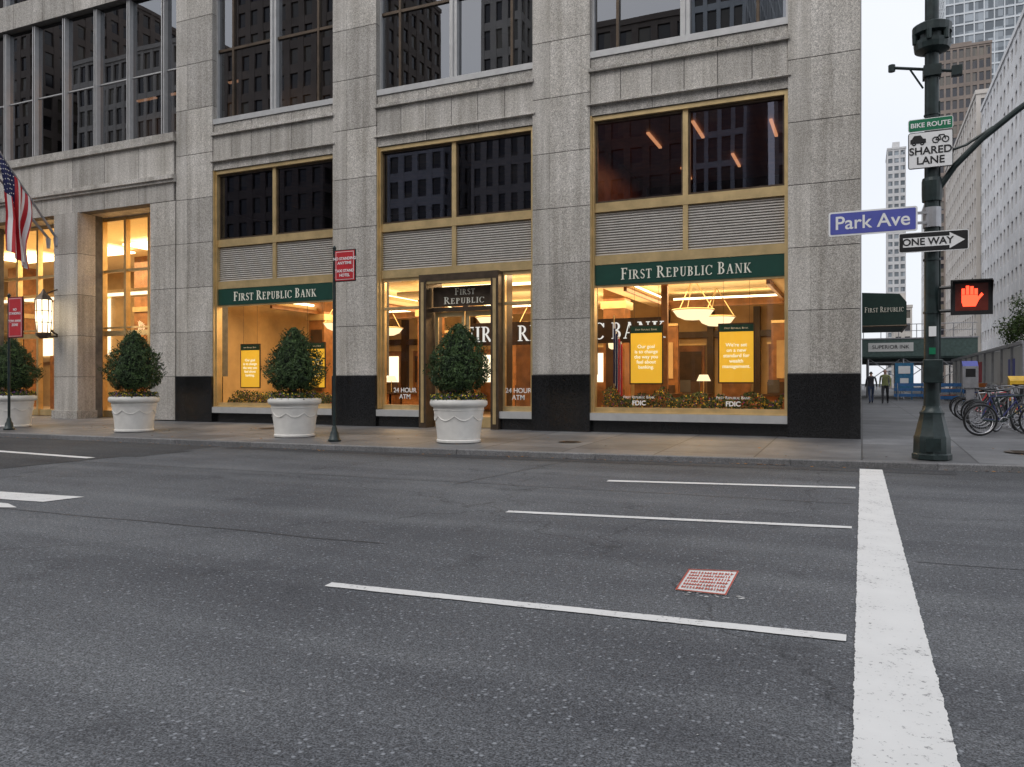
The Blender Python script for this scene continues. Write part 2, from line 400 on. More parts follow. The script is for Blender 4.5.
for i in range(26):
    x=-.72+random.uniform(-.25,.12);y=4.70+random.uniform(-.05,.05);s=random.uniform(.006,.02)
    g.poly([(x,y,.006),(x+s*2,y+s*.3,.006),(x+s,y+s,.006)])
for i in range(90):
    x=random.uniform(-6,2);y=random.uniform(2.4,7);s=random.uniform(.003,.009)
    g.poly([(x,y,.006),(x+s*2,y+s*.3,.006),(x+s,y+s,.006)])
g.obj('paint_drips',M['paint'],e)
for (x,y,r) in((-13.2,15.2,.3),(-5.1,14.2,.22),(2.4,14.9,.3)):
    g=MB(); zz=.09+.09*(y-12.3)/4.3+.004; g.lathe([(r,0),(r*.98,.004)],(x,y,zz),28); 
    for k in range(5): g.box(x-r*.6,x+r*.6,y-r*.6+k*r*.3-.012,y-r*.6+k*r*.3+.012,zz,zz+.008)
    g.obj('utility_cover',M['bronze'])

g=MB()
for i in range(620):
    x=random.uniform(-22,3); yk=12.0 if x<-9 else 12.0+.0945*(x+9)
    near=random.random()<.65
    y=yk-abs(random.gauss(0,.10))-.02 if near else yk+.3+random.random()*3
    if near and random.random()<.5: x=random.uniform(-6,-1); y=12.0+.0945*(x+9)-abs(random.gauss(0,.08))-.02
    zz=.012 if near else .10+.09*max(0,(y-yk))/4.2+.01
    s=random.uniform(.012,.035); a=random.random()*6.28; M3=Matrix.Rotation(a,3,'Z')@Matrix.Rotation(random.uniform(-.4,.4),3,'X')
    g.add([Vector((x,y,zz))+M3@Vector(p) for p in((-s,0,0),(0,-s*.5,0),(s,0,0),(0,s*.6,0))],[(0,1,2,3)])
g.obj('fallen_leaves',islandmat('dry_leaf',(.10,.04,.015),(.42,.2,.05)))

# ------------------------------------------------------------ bank building
B=group('bank_office_building')
YF=16.6
gr=MB(); bk=MB(); jt=MB()
def panels(mb,x0,x1,z0,z1,y,nx,nz,dep=.05,gap=.007):
    for i in range(nx):
        for k in range(nz):
            a=x0+(x1-x0)*i/nx+gap*(i>0); b=x0+(x1-x0)*(i+1)/nx-gap*(i<nx-1)
            c=z0+(z1-z0)*k/nz+gap; d=z0+(z1-z0)*(k+1)/nz-gap
            mb.box(a,b,y+random.uniform(0,.0015),y+dep,c,d)
    jt.box(x0+.004,x1-.004,y+.012,y+dep+.25,z0+.001,z1-.001)
piers=[(-1.35,-.03),(-6.87,-5.5),(-12.42,-11.1),(-17.85,-16.5)]
bays=[(-5.5,-1.35),(-11.1,-6.87),(-16.5,-12.42)]
NF=7
ztop=8.45+NF*5
for a,b in piers:
    s=a+.42
    panels(gr,a,s,1.45,7.7,YF,1,5,.35); panels(gr,s,b,1.45,7.7,YF+.004,1,5,.346)
    panels(gr,a,s,7.7,ztop,YF,1,NF*4,.35); panels(gr,s,b,7.7,ztop,YF+.004,1,NF*4,.346)
    bk.box(a-.01,b+.01,YF-.035,YF+.4,.17,1.45)
for a,b in bays:
    panels(gr,a+.005,b-.005,7.17,7.42,YF+.06,3,1,.2)
    panels(gr,a+.005,b-.005,7.42,8.12,YF+.03,6,1,.2)
    gr.box(a-.06,b+.06,YF-.035,YF+.2,7.395,7.43)
    gr.box(a-.03,b+.03,YF-.05,YF+.2,8.12,8.2)
    panels(gr,a+.005,b-.005,8.2,8.45,YF+.05,3,1,.2)
    for k in range(1,NF+1):
        z0=8.45+5*k-1.25
        panels(gr,a+.005,b-.005,z0,z0+1.25,YF+.05,6,2,.2)
# left wing
panels(gr,-17.95-42,-17.95,6.47,7.08,YF,30,1,.3)
gr.box(-60,-17.86,YF-.13,YF+.2,7.08,7.2); gr.box(-60,-17.86,YF-.07,YF+.2,7.0,7.08)
panels(gr,-17.95-42,-17.95,7.2,8.15,YF,30,1,.3)
gr.box(-60,-17.86,YF-.09,YF+.3,8.15,8.25); gr.box(-60,-17.95,YF-.03,YF+.3,8.25,8.42)
panels(gr,-18.88,-17.9,.2,6.47,YF+.01,1,5,.9)
YL=17.6
for cx in (-22.85,-27.6,-32.4,-37.2):
    panels(gr,cx,cx+1.05,.2,6.47,YF-.1,1,5,.62)
    gr.box(cx-.05,cx+1.1,YF-.15,YF+.55,.17,.42)
gr.box(-60,-17.9,YF+.35,YL+.1,6.47,6.6)
for k in range(1,NF+1):
    z0=8.45+5*k-.8; panels(gr,-17.95-42,-17.95,z0,z0+.8,YF+.02,30,1,.2)
sw=MB()
for k in range(34):
    for i in range(26):
        y0=YF+.06+i*1.6; z0=.2+k*1.28
        sw.box(-.06,-.03+random.uniform(0,.0015),y0+.007,y0+1.593,z0+.007,z0+1.273)
sw.obj('side_wall_panels',M['granite'],B)
jt.box(-.4,-.045,YF+.05,60,.1,ztop)
jt.box(-60,-.4,26.4,60,.1,ztop)
gr.box(-60,-.02,YF-.05,60,ztop,ztop+1.2)
sl=MB(); 
for z0,z1 in[(4.07,4.35),(7.4,8.3)]+[(8.45+5*k-1.2,8.45+5*k-.05) for k in range(1,NF+1)]:
    sl.box(-59.9 if z0>7 else -17.85,-.41,YF+.32 if z0>7 else YF+.30,26.4,z0,z1)
sl.obj('floor_slabs',M['darkroom'],B)
gr.obj('granite_cladding',M['granite'],B,bevel=.004); bk.obj('black_plinth',M['black'],B,bevel=.008); jt.obj('wall_core',M['joint'],B)

# frames + glazing
fr=MB();al=MB();lv=MB();sg=MB();gs=MB();gu=MB();gd=MB();bz=MB()
YG=YF+.24
def pane(mb,x0,x1,z0,z1,y=None):
    # each pane sits a hair out of true, so reflections break from pane to pane
    y=YG if y is None else y
    a=random.uniform(-.004,.004); b=random.uniform(-.004,.004)
    mb.poly([(x0,y-a,z0),(x1,y+a,z0),(x1,y+a+b,z1),(x0,y-a+b,z1)])
def hbar(mb,x0,x1,z0,z1,y0=YG-.06,y1=YG+.06): mb.box(x0,x1,y0,y1,z0,z1)
for bi,(a,b) in enumerate(bays):
    m=(a+b)/2
    fr.box(a,a+.075,YF+.10,YG+.06,.62,7.17); fr.box(b-.075,b,YF+.10,YG+.06,.62,7.17)
    fr.box(a,a+.03,YF+.03,YF+.10,.62,7.17)
    hbar(fr,a+.075,b-.075,7.07,7.17,YF+.10)
    hbar(fr,a+.075,b-.075,5.05,5.25,YG-.09)
    hbar(bz,a+.075,b-.075,7.02,7.07); 
    fr.box(m-.055,m+.055,YG-.08,YG+.06,4.08,7.07)
    for s,t in((a+.075,m-.055),(m+.055,b-.075)):
        bz.box(s,t,YG-.03,YG+.03,5.25,5.30)
        bz.box(s,s+.04,YG-.03,YG+.03,5.3,7.02); bz.box(t-.04,t,YG-.03,YG+.03,5.3,7.02)
        pane(gu,s+.04,t-.04,5.3,7.02)
        n=17
        for i in range(n):
            z0=4.09+i*(.96/n); h=.96/n
            lv.add([(s,YG+.01,z0+h),(t,YG+.01,z0+h),(t,YG-.04,z0+h*.30),(s,YG-.04,z0+h*.30),(t,YG-.04,z0+h*.12),(s,YG-.04,z0+h*.12),(t,YG+.01,z0),(s,YG+.01,z0)],
                   [(0,3,2,1),(3,5,4,2),(5,7,6,4)])
        lv.box(s,t,YG+.03,YG+.06,4.08,5.05)
    hbar(fr,a+.075,b-.075,3.88,4.08,YG-.1)
    if bi!=1:
        sg.box(a+.08,b-.08,YG-.09,YG+.05,3.43,3.875)
        hbar(fr,a+.075,b-.075,3.385,3.43,YG-.07)
        gs.poly([(a+.075,YG,.72),(b-.075,YG,.72),(b-.075,YG,3.385),(a+.075,YG,3.385)])
        hbar(fr,a+.075,b-.075,.62,.72,YG-.1)
        al.box(a,b,YF-.02,YG+.05,.44,.6); bk2=MB(); bk2.box(a,b,YF+.1,YG+.2,.1,.44); bk2.obj('bay_plinth',M['black'],B)
        fr.box(a,b,YF+.02,YG+.05,.602,.622)
    for k in range(NF):
        z0=8.45+5*k; z1=z0+3.75
        al.box(a,b,YF+.02,YG+.1,z0,z0+.14)
        al.box(m-.1,m+.1,YG-.12,YG+.05,z0+.14,z1); al.box(m-.008,m+.008,YG-.16,YG-.1,z0+.14,z1)
        for x in(a+.58,b-.6): bz.box(x-.03,x+.03,YG-.06,YG+.05,z0+.14,z1)
        al.box(a,a+.05,YG-.08,YG+.05,z0+.14,z1); al.box(b-.05,b,YG-.08,YG+.05,z0+.14,z1)
        bz.box(a+.05,m-.1,YG-.05,YG+.04,z0+2.05,z0+2.12); bz.box(m+.1,b-.05,YG-.05,YG+.04,z0+2.05,z0+2.12)
        for s,t in((a,a+.58),(a+.58,m),(m,b-.6),(b-.6,b)):
            pane(gd,s+.01,t-.01,z0+.14,z0+2.08); pane(gd,s+.01,t-.01,z0+2.09,z1)
x=-18.49
while x>-59:
    for k in range(NF):
        z0=8.42+5*k
        al.box(x-.06,x-.025,YF+.10,YG+.1,z0,z0+4.2); al.box(x+.025,x+.06,YF+.10,YG+.1,z0,z0+4.2)
        bz.box(x-.024,x+.024,YF+.14,YG+.1,z0,z0+4.2)
        pane(gd,x-1.39,x-.01,z0,z0+1.92); pane(gd,x-1.39,x-.01,z0+1.93,z0+4.2)
        if x>-18.6: pane(gd,x+.01,-17.9,z0,z0+4.2)
    x-=1.4
for k in range(NF):
    z0=8.42+5*k
    for zz,hh in((z0,.07),(z0+1.9,.035)): al.box(-60,-17.95,YG-.03,YG+.03,zz,zz+hh)
# bay 2 : entrance
a,b=bays[1]
al.box(a,-9.8,YF-.02,YG+.05,.44,.6); al.box(-7.72,b,YF-.02,YG+.05,.44,.6)
bk3=MB(); bk3.box(a,-9.8,YF+.05,YG+.15,.1,.44); bk3.box(-7.72,b,YF+.05,YG+.15,.1,.44); bk3.obj('bay_plinth',M['black'],B)
for s,t in((a+.075,-9.83),(-7.70,b-.075)):
    hbar(fr,s,t,.6,.72); hbar(fr,s,t,3.8,3.88); hbar(fr,s,t,3.1,3.16)
    gs.poly([(s,YG,.72),(t,YG,.72),(t,YG,3.8),(s,YG,3.8)])
    fr.box(s,s+.05,YG-.05,YG+.05,.72,3.8); fr.box(t-.05,t,YG-.05,YG+.05,.72,3.8)
for s,t in((-9.83,-9.63),(-7.9,-7.7)):
    bz.box(s,t,YF-.06,YG+.5,.17,3.88); fr.box(s+.06,t-.06,YF-.075,YF-.058,.3,3.7)
bz.box(-9.63,-7.9,YF-.06,YG+.3,3.72,3.88); 
fr.box(-9.63,-7.9,YF-.04,YF+.0,3.66,3.72); 
sg2=MB(); sg2.box(-9.6,-7.93,YG+.0,YG+.05,3.12,3.60); sg2.obj('transom_sign',M['bronze'],B)
serif('First',.17,-9.0,-8.45,YG,3.39,M['cream'],B); serif('Republic',.17,-9.3,-8.2,YG,3.18,M['cream'],B)
gs.poly([(-9.63,YG+.03,3.6),(-7.9,YG+.03,3.6),(-7.9,YG+.03,3.66),(-9.63,YG+.03,3.66)])
bz.box(-9.63,-7.9,YG,YG+.08,3.0,3.1)
for s,t in((-9.6,-8.79),(-8.74,-7.93)):
    fr.box(s,s+.08,YG+.1,YG+.15,.2,3.0); fr.box(t-.08,t,YG+.1,YG+.15,.2,3.0)
    fr.box(s+.08,t-.08,YG+.1,YG+.15,.2,.45); fr.box(s+.08,t-.08,YG+.1,YG+.15,2.88,3.0)
    gs.poly([(s+.08,YG+.125,.45),(t-.08,YG+.125,.45),(t-.08,YG+.125,2.88),(s+.08,YG+.125,2.88)])
    xx=t-.13 if s<-9 else s+.13
    fr.tube((xx,YG+.04,.9),(xx,YG+.04,1.7),.016)
# left wing lobby glazing
x=-18.95
while x>-59:
    fr.box(x-.045,x+.045,YL-.09,YL+.08,.2,6.47); x-=1.02
for zz,hh in((.2,.2),(2.75,.16),(2.98,.05),(4.75,.08),(6.36,.1)): fr.box(-59,-18.0,YL-.05,YL+.06,zz,zz+hh)
gs.poly([(-59,YL,.3),(-17.9,YL,.3),(-17.9,YL,6.4),(-59,YL,6.4)])
fr.obj('brass_frames',M['brass'],B); al.obj('aluminium_frames',M['alu'],B); lv.obj('louvre_panels',M['louver'],B)
sg.obj('sign_fascia',M['green'],B); gs.obj('shop_glazing',M['gshop'],B); gu.obj('upper_glazing',M['gup'],B); gd.obj('office_glazing',M['gdark'],B); bz.obj('bronze_frames',M['bronze'],B)
serif('First Republic Bank',.25,-4.83,-2.07,YG-.09,3.53,M['cream'],B)
serif('First Republic Bank',.25,-15.86,-13.05,YG-.09,3.53,M['cream'],B)

# interiors
it=MB() # 0 wall 1 wood 2 ceil 3 floor 4 dark 5 lamp 6 dwood 7 strip 8 bowl 9 green 10 white 11 brass 12 panel 13 blind
IM=[M['wallwarm'],M['wood'],M['ceil'],M['floor'],M['darkroom'],M['lamp'],M['dwood'],M['strip'],M['lampb'],M['green'],M['white'],M['brass'],M['lamph'],M['blind']]
it.box(-17.8,-.42,YG+.1,26.35,.12,.2,3)
it.box(-17.8,-.42,26.2,26.38,.2,4.05,0)
it.box(-17.85,-17.7,YG+.1,26.3,.2,4.05,0); it.box(-.6,-.42,YG+.1,26.3,.2,4.05,0)
it.box(-17.7,-.6,YG+.1,26.2,3.98,4.06,2)
for cx in(-3.6,-9.2,-14.5):
    it.box(cx-2.3,cx-1.7,18.2,24,3.62,3.72,2); it.box(cx+1.7,cx+2.3,18.2,24,3.62,3.72,2)
    it.box(cx-1.7,cx+1.7,18.2,18.6,3.62,3.72,2); it.box(cx-1.7,cx+1.7,23.4,24,3.62,3.72,2)
    for s in(-1,1): it.box(cx+s*1.85-.05,cx+s*1.85+.05,18.7,23.5,3.76,3.82,5)
    it.box(cx-1.6,cx+1.6,18.35,18.42,3.76,3.82,5); it.box(cx-1.6,cx+1.6,23.7,23.8,3.76,3.82,5)
    it.box(cx-1.7,cx+1.7,23.3,23.4,3.5,3.72,1); it.box(cx-1.7,cx-1.62,18.6,23.3,3.5,3.62,1); it.box(cx+1.62,cx+1.7,18.6,23.3,3.5,3.62,1)
    for dx,yy in((-.33,20.2),(-.15,22.6)):
        it.lathe([(.02,-.26),(.22,-.24),(.40,-.16),(.52,0),(.50,.02)],(cx+dx,yy,3.12),24,8)
        it.torus((cx+dx,yy,3.12),.52,.02,(0,0,1),24,5,11)
        for j in range(3):
            t=j*2.09; it.tube((cx+dx+.5*math.cos(t),yy+.5*math.sin(t),3.12),(cx+dx,yy,3.95),.012,n=5,mi=11)
for i in range(12):
    x=-17.2+i*1.45
    it.box(x,x+.9,26.08,26.2,.3,2.5,1); it.box(x+1.0,x+1.2,25.95,26.2,.2,3.7,6)
    it.box(x+.1,x+.8,26.03,26.08,1.3,2.3,6 if i%3 else 12)
    it.box(x-.05,x+.95,26.04,26.1,2.5,2.56,11)
it.box(-17.7,-.6,26.0,26.2,2.75,2.95,6)
for x0,x1 in((-17.6,-16.4),(-13.9,-12.0),(-10.6,-9.9),(-7.4,-6.6),(-5.6,-5.1),(-2.4,-1.7)):
    it.box(x0,x1,23.9,24.0,.2,3.0,1); it.box(x0+.1,x1-.1,23.86,23.9,.5,1.2,6); it.box(x0+.15,x1-.15,23.86,23.9,1.4,2.5,0); it.box(x0,x1,23.87,24.02,3.0,3.08,11)
for cx in(-16.2,-12.1,-6.2,-1.0):
    it.box(cx-.3,cx+.3,20.8,21.4,.2,3.98,1); it.box(cx-.36,cx+.36,20.74,21.46,.2,.5,6); it.box(cx-.36,cx+.36,20.74,21.46,3.3,3.5,11)
    it.box(cx-.22,cx+.22,20.78,20.8,1.0,3.0,6); it.lathe([(.03,-.12),(.1,-.08),(.12,.1)],(cx,20.65,2.3),10,8)
for dx in(-15,-13.3,-4.6,-2.2):
    it.box(dx-.7,dx+.7,22.2,23,.9,.96,6); it.box(dx-.65,dx+.65,22.3,22.36,.2,.9,1); it.box(dx-.65,dx-.6,22.3,22.95,.2,.9,1); it.box(dx+.6,dx+.65,22.3,22.95,.2,.9,1)
    it.box(dx-.15,dx+.15,22.5,22.53,1.0,1.35,4); it.box(dx-.25,dx+.25,23.3,23.4,.6,1.3,6); it.box(dx-.25,dx+.25,23.0,23.4,.55,.62,6)
    it.lathe([(.12,0),(.20,-.18)],(dx+.5,22.6,1.5),12,8); it.tube((dx+.5,22.6,.96),(dx+.5,22.6,1.4),.015,n=6,mi=11)
it.box(-9.75,-4.3,18.72,18.8,2.25,2.85,6); it.box(-9.75,-9.6,18.7,18.82,.2,3.62,6); it.box(-6.3,-6.1,18.7,18.82,.2,3.62,6); it.box(-4.4,-4.25,18.7,18.82,.2,3.62,1)
it.box(-8.2,-7.3,18.7,18.82,.2,2.25,1); it.box(-6.05,-5.3,18.73,18.8,.2,1.1,1)
it.box(-10.9,-9.9,18.9,19.3,.2,2.1,1); it.box(-10.8,-10.0,18.88,18.9,1.0,1.9,4)
# 2nd floor room
it.box(-17.8,-.45,24.0,24.2,4.35,7.4,4); it.box(-17.8,-.45,YG+.1,24,7.3,7.38,1); it.box(-17.8,-.45,YG+.15,24,4.36,4.4,4)
it.box(-6.25,-6.1,YG+.15,24,4.4,7.3,1); it.box(-.6,-.46,YG+.15,24,4.4,7.3,1)
for x,y0 in((-4.7,18.6),(-3.55,18.2),(-1.9,18.8),(-3.1,21.2),(-4.6,22),(-1.3,21.6)):
    it.box(x-.035,x+.035,y0,y0+1.3,7.25,7.29,7)
for x in(-5.2,-3.7,-2.0): it.box(x,x+1.0,20,20.8,5.1,5.16,6); it.box(x+.2,x+.6,19.6,19.9,4.4,5.75,4)
for k in range(NF):
    z0=8.35+5*k
    it.box(-59,-.45,22.5,22.6,z0,z0+4.0,4)
    for bi,(a,b) in enumerate(bays):
        m=(a+b)/2
        for s,t in((a+.05,a+.55),(a+.61,m-.1),(m+.1,b-.63),(b-.57,b-.05)):
            if random.random()<.3 or (k==0 and bi==1 and abs(s-a-.61)<.01): it.box(s,t,YG+.12,YG+.14,z0+random.choice((.1,1.2,2.1)),z0+3.9,13)
    x=-18.49
    while x>-58:
        x-=1.4
        if random.random()<.22: it.box(x+.08,x+1.32,YG+.12,YG+.14,z0+random.choice((.1,1.9,2.6)),z0+4,13)
# left wing lobby
it.box(-59,-17.9,26.1,26.3,.2,6.5,0); it.box(-59,-17.9,YL+.1,26.1,.12,.2,3); it.box(-59,-17.9,YL+.1,26.1,6.48,6.55,2)
it.box(-17.95,-17.88,YL+.1,26.1,.2,6.5,0)
for x in(-20,-23.5,-27,-31,-35,-39):
    it.box(x-.5,x+.5,23.4,24.2,.2,6.48,1); it.box(x-.55,x+.55,23.35,24.25,4.2,4.4,11); it.box(x-1.2,x+1.2,20.5,22.0,6.3,6.36,5); it.box(x-2.2,x-1.2,26.0,26.1,2.6,5.4,12)
    it.box(x+.7,x+1.3,26.0,26.1,.2,2.6,11)
    it.box(x-1.5,x+1.5,19.4,19.5,4.3,4.4,12); it.box(x-1.6,x+1.6,19.3,20.6,4.4,4.5,2)
    it.box(x-1.7,x-1.5,19.2,19.4,.2,4.4,6); it.box(x+.3,x+1.5,22.0,22.1,.2,2.4,1)
it.box(-24,-20,22.3,22.9,.2,1.3,6); it.box(-59,-18,25.9,26.1,2.3,2.5,11)
for k,xx in enumerate((-19.2,-20.6,-22,-23.4)): it.box(xx,xx+.9,20,20.1,11.2,11.25,7)
it.obj('interior_fitout',IM,B)
serif('FIRST REPUBLIC BANK',.40,-9.66,-4.30,18.70,2.35,M['letw'],B,small=1,name='interior_wall_letters')

m_,nt_,out_=newmat('glowing_poster'); b_=bsdf(nt_,out_,.5,0,(.85,.52,.04)); b_.inputs['Emission Color'].default_value=(1,.58,.05,1); b_.inputs['Emission Strength'].default_value=.42  # printed poster; glow put into its colour, as in its lettering
posterglow=m_
M['posterw']=emis('poster_lettering',(1,.95,.7),.95)
def poster(x0,x1,z0,z1,y=17.15,txt="Our goal\nis to change\nthe way you\nfeel about\nbanking."):
    p=MB(); p.box(x0,x1,y,y+.02,z0,z1,0); p.box(x0-.03,x1+.03,y+.004,y+.03,z0-.03,z1+.03,1); p.box(x0,x1,y-.004,y+.01,z1-.15,z1,2)
    p.tube((x0+.08,y+.01,z1),(x0+.08,y+.01,3.9),.004,n=4,mi=1); p.tube((x1-.08,y+.01,z1),(x1-.08,y+.01,3.9),.004,n=4,mi=1)
    p.obj('hanging_poster',[posterglow,M['dwood'],M['green']],B)
    w=x1-x0
    text(txt,w*.155,((x0+x1)/2,y-.006,(z0+z1)/2-.05),M['posterw'],B,ext=.001,lsp=1.05,name='poster_text',off=.0015)
    text('First Republic Bank',w*.085,((x0+x1)/2,y-.008,z1-.075),M['cream'],B,ext=.001,caps=True,name='poster_header')
poster(-4.72,-4.02,1.26,2.52)
poster(-2.78,-2.08,1.28,2.5,txt="We're set\non a new\nstandard for\nwealth\nmanagement.")
poster(-15.97,-15.32,1.15,2.33)
poster(-13.75,-13.1,1.15,2.33)

def leafcloud(mb,fn,n,s0,s1,mi=0):
    for i in range(n):
        c,nv=fn(); s=random.uniform(s0,s1)
        d=(nv+Vector((random.uniform(-1,1),random.uniform(-1,1),random.uniform(-1,1)))*.9).normalized()
        a=d.orthogonal().normalized(); a=Matrix.Rotation(random.random()*6.28,3,d)@a; b=d.cross(a)
        mb.add([c-a*s,c-b*s*.45+d*s*.15,c+a*s,c+b*s*.45+d*s*.15],[(0,1,2,3)],mi)
wb=MB()
for a,b in(bays[0],bays[2]):
    wb.box(a+.15,b-.15,17.0,17.3,.5,.72,4)
    def fn(a=a,b=b):
        x=random.uniform(a+.15,b-.15); h=.18+.24*noise.noise(Vector((x*2.6,3,1)))
        return Vector((x,random.uniform(16.98,17.4),.72+random.random()*max(.03,h)*1.6)),Vector((0,-1,.6))
    leafcloud(wb,fn,2600,.02,.045,0)
    leafcloud(wb,fn,330,.018,.034,1); leafcloud(wb,fn,170,.015,.03,2); leafcloud(wb,fn,90,.015,.03,3)
wb.obj('window_box_planting',[M['leaf'],M['fy'],M['fp'],M['red'],M['dwood']],B)
for x in(-4.45,-2.45): 
    text('FDIC',.14,(x,YG-.01,.82),M['white'],B,name='window_decal',off=.004); text('First Republic Bank',.085,(x,YG-.01,.95),M['white'],B,caps=True,name='window_decal')
for x in(-10.4,-7.32):
    text('24 HOUR\nATM',.16,(x,YG-.01,1.0),M['white'],B,name='window_decal',off=.002)
fl=MB(); fl.tube((-5.15,17.3,.6),(-5.15,17.3,2.8),.015,mi=1)
for i in range(7):
    x=-5.15+i*.028; fl.box(x-.012,x+.02,17.28+.03*(i%2),17.33+.03*(i%2),1.25-.05*i,2.5-.06*i,2 if i%2 else (0 if i>2 else 3))
fl.obj('indoor_flag',[M['red'],M['brass'],M['white'],M['navy']],B)

# side awning
aw=MB()
aw.add([(0,28,3.1),(1.3,28,3.1),(1.3,28,3.85),(1.1,28,4.12),(0,28,4.2),(0,31.5,3.1),(1.3,31.5,3.1),(1.3,31.5,3.85),(1.1,31.5,4.12),(0,31.5,4.2)],
       [(0,1,2,3,4),(9,8,7,6,5),(1,6,7,2),(2,7,8,3),(3,8,9,4),(0,5,6,1)])
awg=group('entrance_awning'); aw.obj('canopy',M['awn'],awg)
serif('First Republic',.17,.08,1.22,27.99,3.55,M['cream'],awg)
t2=MB(); t2.tube((0,28,3.1),(1.3,28,3.1),.03); t2.tube((1.3,28,3.1),(1.3,31.5,3.1),.03); t2.obj('awning_frame',M['bronze'],awg)

# ------------------------------------------------------------ lantern, flags
L=group('wall_lantern')
g=MB(); X,Y=-22.7,16.05
g.lathe([(.10,2.62),(.2,2.7),(.22,2.78),(.20,2.8)],(X,Y,0),8,0); g.lathe([(.26,3.78),(.2,3.86),(.08,4.0),(.02,4.12)],(X,Y,0),8,0)
g.lathe([(.17,2.8),(.22,3.25),(.21,3.78)],(X,Y,0),8,1)
for i in range(8):
    t=i*math.pi/4; g.tube((X+.19*math.cos(t),Y+.19*math.sin(t),2.8),(X+.23*math.cos(t),Y+.23*math.sin(t),3.78),.016,n=4,mi=0)
g.tube((X,Y,3.0),(X,16.5,2.75),.03,mi=0); g.tube((X,Y+.1,2.7),(X,16.5,2.7),.03,mi=0); g.tube((X,Y,3.95),(X,16.5,4.15),.02,mi=0)
for zz in(3.1,3.45): g.torus((X,Y,zz),.225,.012,(0,0,1),16,4,0)
g.obj('lantern_body',[M['bronze'],emis('lantern_glass',(1,.82,.55),3)],L)
def usflag(px):
    F=group('flag_on_pole')
    g=MB(); p0=Vector((px,16.5,5.75)); p1=Vector((px,14.5,8.25))
    g.tube(p0,p1,.04,.025,10); g.lathe([(.02,0),(.07,.06),(.02,.13)],p1,10); g.tube(p0,p0+Vector((0,0,-.25)),.08,.06,8)
    g.obj('flagpole',M['steel'],F)
    d=(p1-p0); g=MB(); nu,nv=26,30; V=[]
    for j in range(nv+1):
        v=j/nv
        for i in range(nu+1):
            u=i/nu; base=p0+d*(.40+.50*u)
            gather=1-.45*min(1,v*1.6)
            y=base.y*gather+ (p0+d*.55).y*(1-gather)
            zz=base.z*(1-v*.55)+ (p0+d*.55).z*(v*.55) -v*(2.35)
            V.append((px+.12*math.sin(u*17+v*1.2)*min(1,v*2+.1)+.05*math.sin(v*7), y+.04*math.sin(v*6+u*5), zz))
    g.v+=V
    for j in range(nv):
        for i in range(nu):
            can = (i>=nu*7//13) and j<nv*.4
            mi=2 if can else (0 if (i//2)%2==0 else 1)
            a=j*(nu+1)+i; g.f.append([a,a+1,a+nu+2,a+nu+1]); g.m.append(mi)
            if can and (i+j)%3==0:
                c=(Vector(V[a])+Vector(V[a+nu+2]))/2+Vector((.006,-.006,0)); s=.022
                g.add([c+Vector((0,-s,0)),c+Vector((0,0,-s)),c+Vector((0,s,0)),c+Vector((0,0,s))],[(0,1,2,3)],1)
    g.obj('flag_cloth',[M['red'],M['white'],M['navy']],F)
usflag(-22.75)
F=group('flagpole')
g=MB(); g.tube((-23.1,16.5,5.75),(-23.1,14.3,7.9),.04,.025,10); g.tube((-23.1,16.5,5.75),(-23.1,16.5,5.45),.08,.05,8); g.lathe([(.02,0),(.07,.06),(.02,.13)],(-23.1,14.3,7.9),10); g.obj('pole',M['steel'],F)

